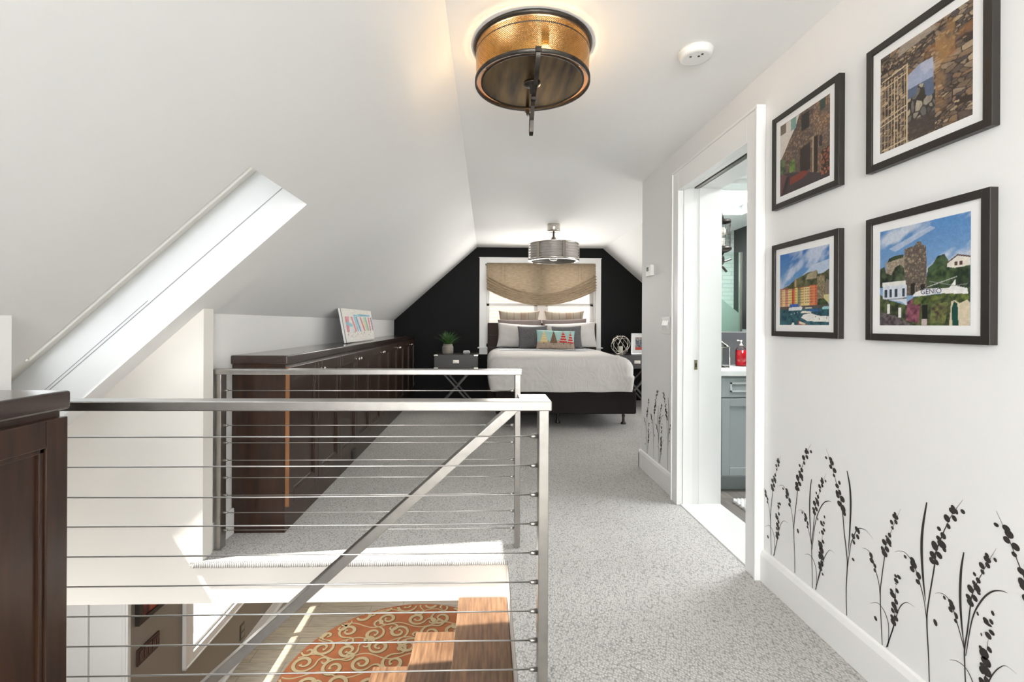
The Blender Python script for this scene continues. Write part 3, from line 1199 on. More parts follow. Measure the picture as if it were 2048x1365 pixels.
f = MB()
ribbon(f, strap_arc(PI, PI / 2 + 0.25, 0.236, 0.085), 0.016, 0.006)
ribbon(f, [(c[0], c[1] - 0.055, 2.064), (c[0], c[1] - 0.03, 2.045), (c[0], c[1] + 0.005, 2.0), (c[0], c[1] + 0.02, 1.96), (c[0], c[1] + 0.04, 1.953), (c[0], c[1] + 0.055, 1.97), (c[0], c[1] + 0.05, 2.0), (c[0], c[1] + 0.03, 2.03)], 0.016, 0.006)
ribbon(f, [(c[0], c[1] + 0.03, 2.03), (c[0], c[1] + 0.07, 2.055), (c[0], c[1] + 0.14, 2.08), (c[0], c[1] + 0.20, 2.115), (c[0], c[1] + 0.236, 2.148)], 0.016, 0.006)
f.box(c[0] - 0.011, c[0] + 0.011, c[1] - 0.246, c[1] - 0.228, 2.142, 2.160)
f.box(c[0] - 0.011, c[0] + 0.011, c[1] + 0.228, c[1] + 0.246, 2.142, 2.160)
f.box(c[0] - 0.010, c[0] + 0.010, c[1] - 0.068, c[1] - 0.050, 2.052, 2.070)
f.build('strap', darkmetal, t)
for k, a in enumerate((0.9, 0.9 + 2.1, 0.9 + 4.2)):
    px, py = c[0] + 0.11 * math.cos(a), c[1] + 0.11 * math.sin(a)
    f = MB()
    f.ball((px, py, 2.215), 0.028, seg=14, sq=(1, 1, 1.2))
    b_ = f.build('bulb', bulbm, t)
    f = MB()
    f.lathe([(0.014, 2.25), (0.016, 2.28)], (px, py, 0), 12)
    f.build('bulb_socket', brass, b_)
    light('lamp_glow', 'POINT', 5, (px, py, 2.215 - 0.04), size=0.03, color=(1, 0.72, 0.42))

# smoke detector
t = thing('smoke_detector', 'round white smoke detector on the ceiling', 'smoke detector', (0.872, 1.93, CZ))
f = MB()
f.lathe([(0.070, CZ), (0.070, CZ - 0.010), (0.066, CZ - 0.012), (0.066, CZ - 0.017), (0.062, CZ - 0.028), (0.052, CZ - 0.031)], (0.872, 1.93, 0), 40)
f.build('housing', plasticw, t, bevel=0)
for (dx, dy) in ((-0.028, -0.012), (0.004, -0.018), (0.012, -0.034)):
    f = MB()
    f.lathe([(0.005, CZ - 0.0325), (0.005, CZ - 0.029)], (0.872 + dx, 1.93 + dy, 0), 10)
    f.build('sensor_port', plastick, t)

# ---------------------------------------------------------------- wall fittings
t = thing('thermostat', 'small white thermostat on the hall wall above the light switch', 'thermostat', (XW, 3.50, 1.515))
f = MB()
f.box(1.222, XW, 3.45, 3.555, 1.518, 1.60)
f.build('housing', plasticw, t, bevel=0.004)
f = MB()
f.box(1.2205, 1.223, 3.495, 3.535, 1.555, 1.587)
lab(f.build('display', mat('lcd_grey', (0.12, 0.13, 0.12), 0.2), t), 'dark grey display')
t = thing('light_switch', 'white triple light switch plate on the hall wall beside the door casing', 'light switch', (XW, 3.205, 1.085))
f = MB()
f.box(1.243, XW, 3.13, 3.28, 1.085, 1.205)
f.build('plate', plasticw, t, bevel=0.002)
for k in range(3):
    y = 3.155 + 0.036 * k
    f = MB()
    f.hexa([(1.239, y, 1.112), (1.243, y, 1.112), (1.243, y + 0.03, 1.112), (1.239, y + 0.03, 1.112), (1.234, y, 1.145), (1.243, y, 1.178), (1.243, y + 0.03, 1.178), (1.234, y + 0.03, 1.145)])
    f.build('rocker', trimw, t)

# ---------------------------------------------------------------- bed
t = thing('bed', 'queen bed with dark brown headboard, dark base and white quilted coverlet', 'bed', (0.83, 6.0, 0))
f = MB()
f.box(0.10, 1.645, 5.06, 6.93, 0.165, 0.42)
f.build('bed_base', darkfab, t, bevel=0.015)
for (x, y) in ((1.58, 5.33), (0.83, 5.40), (0.16, 5.33), (1.58, 6.7), (0.16, 6.7)):
    f = MB()
    f.lathe([(0.03, 0), (0.03, 0.012), (0.016, 0.03), (0.014, 0.07), (0.02, 0.10), (0.012, 0.12), (0.02, 0.17)], (x, y, 0), 14)
    f.build('leg', darkmetal, t)
f = MB()
f.box(0.01, 1.64, 6.92, 6.99, 0.0, 1.165)
hb = f.build('headboard', headfab, t, bevel=0.012)
f = MB()
for z in (0.62, 0.80, 0.98):
    f.box(0.02, 1.63, 6.917, 6.9205, z, z + 0.006)
f.build('headboard_seam', plastick, hb)
# mattress with coverlet: a rounded soft box, slightly wavy hem


def cover(u, v, w):
    pass


f = MB()
X0, X1, Y0_, Y1_, Z0_, Z1_ = 0.01, 1.62, 4.98, 6.90, 0.42, 0.795
R_ = 0.13
bmesh.ops.create_cube(f.bm, size=2)
bmesh.ops.subdivide_edges(f.bm, edges=f.bm.edges[:], cuts=27, use_grid_fill=True)
cx, cy, cz = (X0 + X1) / 2, (Y0_ + Y1_) / 2, (Z0_ + Z1_) / 2
hx, hy, hz = (X1 - X0) / 2, (Y1_ - Y0_) / 2, (Z1_ - Z0_) / 2
for v in f.bm.verts:
    p = Vector((v.co.x * hx, v.co.y * hy, v.co.z * hz))
    r = R_ if p.z > -0.02 else 0.05
    q = Vector((max(-hx + r, min(hx - r, p.x)), max(-hy + r, min(hy - r, p.y)), max(-hz + 0.0, min(hz - r, p.z))))
    d = p - q
    if d.length > 1e-6:
        m_ = max(abs(d.x), abs(d.y), abs(d.z))
        d = d.normalized() * m_
    p = q + d
    k = (hz - p.z) / (2 * hz)
    # sides bulge in the middle and narrow towards the top
    p.x *= 1 - 0.035 * (1 - math.sin(PI * min(1, k * 0.9 + 0.1)))
    n_ = noise.noise(Vector((p.x * 3, p.y * 3, p.z * 3)))
    p += Vector((0.012 * n_, 0.01 * n_, 0.006 * n_))
    if k > 0.96:
        p.z += 0.012 * noise.noise(Vector((p.x * 4 + 5, p.y * 4, 0)))
    v.co = p + Vector((cx, cy, cz))
cv = f.build('coverlet', coverm, t, smooth=True)
f = MB()
f.grid(lambda u, v: (0.0 + 0.05 + 1.52 * u + 0.0, 6.15 + 0.72 * v, 0.792 + 0.016 + 0.006 * noise.noise(Vector((u * 8, v * 5, 1))) - 0.10 * abs(2 * u - 1) ** 14), 50, 14)
sh = f.build('folded_sheet', mk_cloth('cool_white_sheet', (0.62, 0.63, 0.66)), t, smooth=True, solid=0.01)


def pillow_mesh(w, h, th, pinch=0.07, n=22, seed=0, sag=0.0):
    f = MB()

    def side(sg):
        def fn(a, b):
            u, v = 2 * a - 1, 2 * b - 1
            # denser near the edge
            u, v = math.sin(u * PI / 2), math.sin(v * PI / 2)
            x = u * w / 2 * (1 - pinch * (1 - v * v))
            z = v * h / 2 * (1 - pinch * (1 - u * u)) - sag * (1 - u * u) * (0.5 + 0.5 * v)
            e = max(0, (1 - abs(u) ** 2.6)) ** 0.5 * max(0, (1 - abs(v) ** 2.6)) ** 0.5
            y = sg * th / 2 * e
            k = noise.noise(Vector((u * 2.2 + seed, v * 2.2, sg + seed)))
            y += 0.012 * k * e * sg
            return (x, y, z + h / 2)
        return fn
    f.grid(side(-1), n, n)
    f.grid(side(1), n, n)
    bmesh.ops.remove_doubles(f.bm, verts=f.bm.verts, dist=0.0004)
    return f, side(-1)


def pillow(label, x, y, z, w, h, th, tilt, m, group=None, rot=0, cat='pillow', pinch=0.07, seed=0, sag=0.0, name='pillow'):
    f, fn = pillow_mesh(w, h, th, pinch, seed=seed, sag=sag)
    o = f.build(name, m, at=(0, 0, 0), smooth=True)
    o.location = (x, y, z)
    o.rotation_euler = (math.radians(-tilt), rot, 0)
    tag(o, label, cat, group)
    return o, fn


ZT = 0.80
pillow('beige plaid pillow leaning on the headboard, left one before the window', 0.475, 6.83, ZT + 0.03, 0.62, 0.52, 0.12, 3, plaid, 'plaid pillows', seed=1, pinch=0.10)
pillow('beige plaid pillow leaning on the headboard, right one before the window', 1.14, 6.83, ZT + 0.03, 0.60, 0.52, 0.12, 3, plaid, 'plaid pillows', seed=2, pinch=0.10)
pillow('taupe pillow behind the left white sham', 0.475, 6.72, ZT+0.015, 0.64, 0.40, 0.12, 6, taupec, 'taupe pillows', seed=3, pinch=0.03)
pillow('taupe pillow behind the right white sham', 1.14, 6.72, ZT+0.015, 0.65, 0.41, 0.12, 6, taupec, 'taupe pillows', rot=-0.03, seed=4, pinch=0.04)
pillow('off-white pillow sham on the left side of the bed', 0.485, 6.58, ZT + 0.005, 0.70, 0.35, 0.17, 12, shamw, 'white pillow shams', rot=0.06, seed=5, pinch=0.06)
pillow('off-white pillow sham on the right side of the bed', 1.21, 6.58, ZT + 0.005, 0.73, 0.37, 0.17, 12, shamw, 'white pillow shams', rot=-0.05, seed=6, pinch=0.06)
pillow('charcoal grey square cushion left of the embroidered one', 0.645, 6.42, ZT + 0.005, 0.42, 0.325, 0.13, 12, greyl, 'charcoal cushions', rot=-0.03, cat='cushion', name='cushion', seed=7)
pillow('charcoal grey square cushion right of the embroidered one', 1.12, 6.42, ZT + 0.005, 0.42, 0.325, 0.13, 12, greyl, 'charcoal cushions', rot=-0.03, cat='cushion', name='cushion', seed=8)
# embroidered lumbar cushion: teal sky, sand ground, four appliqued trees
pw, ph = 0.53, 0.265
f, fn = pillow_mesh(pw, ph, 0.13, 0.05, seed=9)
f.bm.faces.ensure_lookup_table()
for q in f.bm.faces:
    cc = q.calc_center_median()
    if cc.z < ph * (0.40 + 0.05 * math.sin(cc.x * 30)):
        q.material_index = 1
o = f.build('cushion', [tealc, sandc], at=(0, 0, 0), smooth=True)
tag(o, 'small teal cushion with four embroidered zigzag trees, before the grey cushions', 'cushion')
ORI[o.name] = Vector((0, 0, 0))


def inv(x, z):
    u = max(-1, min(1, x / (pw / 2 * 0.96)))
    v = max(-1, min(1, (z - ph / 2) / (ph / 2 * 0.96)))
    a = (math.asin(u) / (PI / 2) + 1) / 2
    b = (math.asin(v) / (PI / 2) + 1) / 2
    p = Vector(fn(a, b))
    return (x, p.y - 0.004, z)


def on_cushion(name, mats, bands):
    g = MB()
    for (mi, poly) in bands:
        vs = [g.bm.verts.new(inv(*p)) for p in poly]
        g._f(vs, mi)
    return g.build(name, mats, o, recalc=False)


red = mat('red_thread', (0.42, 0.03, 0.03), 0.9)
gold = mat('gold_thread', (0.62, 0.47, 0.18), 0.9)
brown = mat('brown_thread', (0.20, 0.12, 0.07), 0.9, var=(80, 0.5))
whitet = mat('cream_thread', (0.62, 0.56, 0.45), 0.9)
bark = mat('dark_thread', (0.03, 0.025, 0.02), 0.9)
for (tx, wd, zb, zt, ma, mb_) in ((-0.165, 0.105, 0.085, 0.25, gold, whitet), (-0.035, 0.10, 0.075, 0.255, brown, brown), (0.095, 0.11, 0.085, 0.26, red, whitet), (0.195, 0.085, 0.08, 0.25, red, whitet)):
    bands = []
    n = 9
    H = zt - zb
    for i_ in range(10):
        for j_ in range(4):
            za_, zb__ = zb + H * i_ / 10, zb + H * (i_ + 1) / 10
            wa, wb = wd / 2 * (1 - i_ / 10), wd / 2 * (1 - (i_ + 1) / 10) + 0.0003
            bands.append((0, [(tx - wa + wa * j_ / 2, za_), (tx - wa + wa * (j_ + 1) / 2, za_), (tx - wb + wb * (j_ + 1) / 2, zb__), (tx - wb + wb * j_ / 2, zb__)]))
    tr = on_cushion('embroidered_tree', [ma], bands)
    g = MB()
    for i in range(1, n, 2):
        z0 = zb + H * i / n * 0.95
        hw = wd / 2 * (1 - (z0 - zb) / H)
        m_ = 6 if i < 6 else 4
        for j in range(m_):
            xa, xb = tx - hw + 2 * hw * j / m_, tx - hw + 2 * hw * (j + 1) / m_
            za = z0 + (0.007 if j % 2 else 0)
            zb_ = z0 + (0 if j % 2 else 0.007)
            P = [inv(xa, za), inv(xb, zb_), inv(xb, zb_ + 0.009), inv(xa, za + 0.009)]
            g._f([g.bm.verts.new((p[0], p[1] - 0.002, p[2])) for p in P])
    g.build('zigzag', mb_, tr, recalc=False)
    g = MB()
    P = [inv(tx - 0.003, zb - 0.02), inv(tx + 0.003, zb - 0.02), inv(tx + 0.003, zb), inv(tx - 0.003, zb)]
    g._f([g.bm.verts.new(p) for p in P])
    g.build('trunk', bark, tr, recalc=False)
o.location = (0.93, 6.27, ZT + 0.005)
o.rotation_euler = (math.radians(-14), 0.03, 0)

# ---------------------------------------------------------------- nightstands
def nightstand(label, x, y, group):
    W, D = 0.595, 0.42
    t = thing('nightstand', label, 'nightstand', (x, y + D / 2, 0), group)
    a, b = x - W / 2, x + W / 2
    f = MB()
    f.box(a, b, y, y + D, 0.54, 0.728)
    f.build('body', greystand, t, bevel=0.004)
    f = MB()
    f.box(a + 0.012, b - 0.012, y - 0.008, y + 0.01, 0.553, 0.714)
    d = f.build('drawer', greystand, t, bevel=0.002)
    f = MB()
    f.box(x - 0.043, x + 0.043, y - 0.012, y - 0.006, 0.612, 0.657)
    f.box(x - 0.030, x + 0.030, y - 0.018, y - 0.010, 0.624, 0.645)
    f.build('pull', nickel, d, bevel=0.004)
    for (cx_, sg) in ((a, 1), (b, -1)):
        for (z, s2) in ((0.54, 1), (0.728, -1)):
            f = MB()
            x_a, x_b = sorted((cx_ - sg * 0.0015, cx_ + sg * 0.055))
            z_a, z_b = sorted((z - s2 * 0.0015, z + s2 * 0.016))
            f.box(x_a, x_b, y - 0.010, y + 0.02, z_a, z_b)
            x_a, x_b = sorted((cx_ - sg * 0.0015, cx_ + sg * 0.003))
            f.box(x_a, x_b, y - 0.002, y + 0.05, z_a, z_b)
            f.build('corner_bracket', nickel, t)
    for yy in (y + 0.04, y + D - 0.04):
        for sg in (-1, 1):
            f = MB()
            e = 0.006 * sg
            f.bar((x - sg * 0.235, yy + e, 0.54), (x + sg * 0.235, yy + e, 0.012), 0.022, 0.042, (0, 1, 0))
            f.build('leg', mat('grey_taupe_leg', (0.10, 0.094, 0.088), 0.4), t)
    f = MB()
    f.tube([(x, y + 0.04, 0.276), (x, y + D - 0.04, 0.276)], 0.012, 10)
    f.build('stretcher', greystand, t)
    return t


ns = nightstand('charcoal nightstand with crossed legs, left of the bed, under the potted plant', -0.418, 6.32, 'campaign nightstands')
place(ns, (2.06, 6.53, 0), 'charcoal nightstand with crossed legs, right of the bed, under the wire orb')
# potted grass
t = thing('potted_plant', 'green grassy plant in a grey stoneware jar on the left nightstand', 'plant', (-0.545, 6.5, 0.729))
f = MB()
q = (-0.545, 6.5, 0.729)
f.lathe([(0.070, 0), (0.078, 0.01), (0.078, 0.09), (0.073, 0.108), (0.063, 0.117), (0.066, 0.122), (0.066, 0.136), (0.060, 0.136), (0.058, 0.11)], q, 32)
f.build('jar', mat('stoneware', (0.34, 0.30, 0.26), 0.45, var=(12, 0.2)), t)
f = MB()
for i in range(120):
    a = random.uniform(0, 2 * PI)
    lean = random.uniform(0.02, 0.17) if random.random() < 0.8 else random.uniform(0.17, 0.24)
    H = random.uniform(0.20, 0.31) - lean * 0.55
    b0 = Vector((q[0] + 0.025 * math.cos(a), q[1] + 0.025 * math.sin(a), 0.84))
    n = 6
    prev = None
    sd = Vector((-math.sin(a), math.cos(a), 0))
    if random.random() < .5:
        sd = Vector((1, 0, 0))
    for k in range(n + 1):
        s_ = k / n
        p = b0 + Vector((math.cos(a), math.sin(a), 0)) * lean * s_ ** 1.6 + Vector((0, 0, H * (s_ - 0.25 * s_ ** 3)))
        wd = 0.0055 * (1 - s_ ** 2) + 0.0006
        l, r = f.bm.verts.new(p - sd * wd), f.bm.verts.new(p + sd * wd)
        if prev:
            f._f([prev[0], prev[1], r, l], 0, True)
        prev = (l, r)
f.build('foliage', mat('grass_green', (0.06, 0.16, 0.035), 0.5, var=(20, 0.5)), t, recalc=False)
# clock
t = thing('alarm_clock', 'small white alarm clock on the left nightstand', 'clock', (-0.28, 6.5, 0.729))
f = MB()
f.box(-0.332, -0.236, 6.475, 6.525, 0.729, 0.775)
f.build('housing', plasticw, t, bevel=0.018)
f = MB()
f.box(-0.319, -0.249, 6.4735, 6.478, 0.742, 0.764)
f.build('display', mat('clock_display', (0.25, 0.25, 0.28), 0.3), t)
# wire orb with candle
oc = Vector((1.868, 6.45, 0.729 + 0.135))
t = thing('wire_orb', 'silver wire orb candle holder on the right nightstand', 'candle holder', (oc.x, oc.y, 0.729))
f = MB()
for (ax, az) in ((0.0, 0.35), (1.05, 0.35), (2.1, 0.35), (0.5, -0.5), (1.6, -0.6), (2.6, 0.8)):
    Rm = Matrix.Rotation(ax, 3, 'Z') @ Matrix.Rotation(PI / 2 + az, 3, 'X')
    f.tube([oc + Rm @ Vector((0.130 * math.cos(2 * PI * k / 40), 0.130 * math.sin(2 * PI * k / 40), 0)) for k in range(40)], 0.0035, 6, closed=True)
f.tube([oc + Vector((0.06 * math.cos(2 * PI * k / 30), 0.06 * math.sin(2 * PI * k / 30), 0.121)) for k in range(30)], 0.004, 6, closed=True)
f.tube([oc + Vector((0.06 * math.cos(2 * PI * k / 30), 0.06 * math.sin(2 * PI * k / 30), -0.128)) for k in range(30)], 0.004, 6, closed=True)
f.lathe([(0.05, -0.131), (0.05, -0.125)], oc, 20)
f.build('wire_frame', nickel, t)
f = MB()
f.lathe([(0.036, -0.125), (0.036, 0.045)], oc, 24, cap=False)
f.build('glass_cup', clearglass, t)
f = MB()
f.lathe([(0.030, -0.123), (0.030, -0.02), (0.002, -0.022)], oc, 24)
tag(f.build('candle', mat('ivory_wax', (0.75, 0.72, 0.62), 0.5)), 'ivory pillar candle standing inside the wire orb', 'candle')
# ---------------------------------------------------------------- bedroom drum fan light
fc = (0.765, 5.35)
t = thing('fan_light', 'ribbed silver drum fan light hanging from the bedroom ceiling', 'ceiling light', (fc[0], fc[1], CZ))
f = MB()
f.lathe([(0.072, CZ), (0.074, CZ - 0.01), (0.074, CZ - 0.07), (0.066, CZ - 0.082), (0.02, CZ - 0.084)], (*fc, 0), 32)
f.build('canopy', nickel, t)
f = MB()
f.lathe([(0.012, CZ - 0.08), (0.012, 2.16), (0.020, 2.155), (0.034, 2.125), (0.056, 2.10), (0.060, 2.075), (0.02, 2.07)], (*fc, 0), 24)
f.build('downrod', mat('satin_nickel', (0.42, 0.38, 0.33), 0.3, 1.0), t)
prof = []
nr = 6
for i in range(nr * 6 + 1):
    z = 2.068 - 0.175 * i / (nr * 6)
    prof.append((0.280 + 0.008 * math.cos(2 * PI * i / 6), z))
f = MB()
f.lathe(prof, (*fc, 0), 72, cap=False)
f.build('ribbed_drum', mat('ribbed_silver', (0.50, 0.47, 0.44), 0.35, 0.35, var=(20, 0.1)), t)
for a in range(6):
    an = -PI / 2 + 0.27 + a * PI / 3
    f = MB()
    p0 = Vector((fc[0] + 0.291 * math.cos(an), fc[1] + 0.291 * math.sin(an), 2.07))
    f.bar(p0, p0 - Vector((0, 0, 0.185)), 0.004, 0.036, (-math.sin(an), math.cos(an), 0))
    f.build('strap', MATS['satin_nickel'], t)
f = MB()
f.lathe([(0.292, 1.894), (0.294, 1.880), (0.262, 1.872), (0.258, 1.882), (0.285, 1.894)], (*fc, 0), 72, cap=False)
f.build('bottom_ring', nickel, t)
f = MB()
f.lathe([(0.288, 2.074), (0.290, 2.064), (0.280, 2.062)], (*fc, 0), 72, cap=False)
f.lathe([(0.01, 2.072), (0.286, 2.070)], (*fc, 0), 72)
f.build('top_plate', nickel, t)
f = MB()
f.lathe([(0.05, 1.95), (0.05, 1.90), (0.03, 1.885), (0.01, 1.883)], (*fc, 0), 24)
f.build('motor_hub', nickel, t)
for k in range(5):
    a = 2 * PI * k / 5 + 0.3
    f = MB()
    d = Vector((math.cos(a), math.sin(a), 0))
    p = Vector((*fc, 1.925))
    f.bar(p + d * 0.05, p + d * 0.235, 0.075, 0.004, (0.25 * -d.y, 0.25 * d.x, 1))
    f.build('blade', mat('smoke_blade', (0.12, 0.12, 0.13), 0.3), t)

# ---------------------------------------------------------------- roman shade
t = thing('roman_shade', 'oatmeal linen roman shade with swagged folds over the bedroom window', 'window shade', (0.80, YB - 0.03, 2.06))
SX0, SX1 = -0.005, 1.63
f = MB()


def zl(k, u):
    """fold line k of 6: from the level top to the deep bottom swag"""
    s = (2 * u - 1)
    bow = 1 - abs(s) ** 1.9
    top_side, top_mid = 1.885, 1.60
    bot_side, bot_mid = 1.655, 1.425
    a = top_side + (bot_side - top_side) * k
    b = top_mid + (bot_mid - top_mid) * k
    return a + (b - a) * bow


def shade(u, v):
    x = SX0 + (SX1 - SX0) * u
    if v < 0.45:
        k = v / 0.45
        z = 2.055 + (zl(0, u) - 2.055) * k
        y = YB - 0.030 + 0.004 * math.sin(u * 9) * k
        for c_ in (0.135, 0.50, 0.87):
            y -= 0.006 * math.exp(-((u - c_) / 0.006) ** 2)
        y -= 0.02 * k ** 3
    else:
        k = (v - 0.45) / 0.55
        z = zl(k, u)
        e = 1 + 0.5 * noise.noise(Vector((u * 3, k * 2, 0)))
        y = YB - 0.052 - 0.034 * abs(math.sin(k * PI * 5.5 + 0.6 * math.sin(u * 5))) ** 0.7 * e - 0.016 * k
    if u < 0.02 or u > 0.98:
        x += (0.008 if u < .5 else -0.008) * math.sin(v * 60)
    return (x, y, z)


f.grid(shade, 90, 110)
f.build('swagged_fabric', linen, t, recalc=False)
f = MB()
f.box(SX0, SX1, YB - 0.028, YB + 0.0, 2.045, 2.065)
f.build('headrail', linen, t)
for u in (0.135, 0.165, 0.50, 0.84, 0.87):
    f = MB()
    x = SX0 + (SX1 - SX0) * u
    f.box(x - 0.002, x + 0.002, YB - 0.0385, YB - 0.034, zl(0, u) + 0.01, 2.05)
    f.build('seam', mat('linen_seam', (0.30, 0.22, 0.15), 0.9), t)

# ---------------------------------------------------------------- painters (numpy) for the printed photographs
def vnoise(X, Y, sc, seed, octv=4):
    rs = np.random.RandomState(seed)
    out = np.zeros_like(X)
    amp, tot = 1.0, 0
    for o in range(octv):
        n = int(sc * 2 ** o) + 2
        g = rs.rand(n + 1, n + 1)
        x, y = X * (n - 1), Y * (n - 1)
        i, j = np.clip(np.floor(x).astype(int), 0, n - 1), np.clip(np.floor(y).astype(int), 0, n - 1)
        fx, fy = x - i, y - j
        fx, fy = fx * fx * (3 - 2 * fx), fy * fy * (3 - 2 * fy)
        v = g[j, i] * (1 - fx) * (1 - fy) + g[j, i + 1] * fx * (1 - fy) + g[j + 1, i] * (1 - fx) * fy + g[j + 1, i + 1] * fx * fy
        out += v * amp
        tot += amp
        amp *= 0.55
    return out / tot


def lin(c):
    return np.array([(x / 255.0) ** 2.2 for x in c])


class Paint:
    def __init__(s, n, bg):
        a = np.linspace(0, 1, n)
        s.n = n
        s.X, s.Y = np.meshgrid(a, a)
        s.C = np.ones((n, n, 3)) * lin(bg)

    def put(s, mask, col, al=1.0):
        col = lin(col) if not isinstance(col, np.ndarray) else col
        m = (mask * al)[..., None] if mask.dtype != bool else (mask.astype(float) * al)[..., None]
        s.C = s.C * (1 - m) + col * m

    def poly(s, pts, col, al=1.0):
        s.put(s.inside(pts), col, al)

    def inside(s, pts):
        X, Y = s.X, s.Y
        r = np.zeros_like(X, bool)
        n = len(pts)
        for i in range(n):
            (x1, y1), (x2, y2) = pts[i], pts[(i + 1) % n]
            c = ((y1 > Y) != (y2 > Y)) & (X < (x2 - x1) * (Y - y1) / ((y2 - y1) or 1e-9) + x1)
            r ^= c
        return r

    def rect(s, x0, y0, x1, y1, col, al=1.0):
        s.put((s.X > x0) & (s.X < x1) & (s.Y > y0) & (s.Y < y1), col, al)

    def tex(s, mask, c1, c2, sc, seed, contrast=2.5):
        v = np.clip((vnoise(s.X, s.Y, sc, seed) - 0.5) * contrast + 0.5, 0, 1)[..., None]
        s.C = np.where(mask[..., None], lin(c1) * (1 - v) + lin(c2) * v, s.C)

    def stones(s, mask, cols, n, seed, asp=1.0, gap=(60, 55, 50)):
        rs = np.random.RandomState(seed)
        P = rs.rand(n, 2)
        K = rs.randint(0, len(cols), n)
        best = np.full(s.X.shape, 9.0)
        sec = np.full(s.X.shape, 9.0)
        idx = np.zeros(s.X.shape, int)
        for i, (px, py) in enumerate(P):
            d = ((s.X - px) ** 2 + ((s.Y - py) * asp) ** 2)
            b = d < best
            sec = np.where(b, best, np.minimum(sec, d))
            idx = np.where(b, K[i], idx)
            best = np.where(b, d, best)
        e = (np.sqrt(sec) - np.sqrt(best)) * (n / 500.0) ** 0.5
        cc = np.array([lin(c_) for c_ in cols])[idx]
        cc = cc * (0.7 + 0.6 * vnoise(s.X, s.Y, 30, seed + 1)[..., None])
        cc = np.where((e < 0.010)[..., None], lin(gap), cc)
        s.C = np.where(mask[..., None], cc, s.C)

    def line(s, pts, wd, col, al=1.0):
        for (x1, y1), (x2, y2) in zip(pts, pts[1:]):
            L2 = (x2 - x1) ** 2 + (y2 - y1) ** 2
            tt = np.clip(((s.X - x1) * (x2 - x1) + (s.Y - y1) * (y2 - y1)) / L2, 0, 1)
            d = np.hypot(s.X - x1 - tt * (x2 - x1), s.Y - y1 - tt * (y2 - y1))
            s.put(d < wd, col, al)


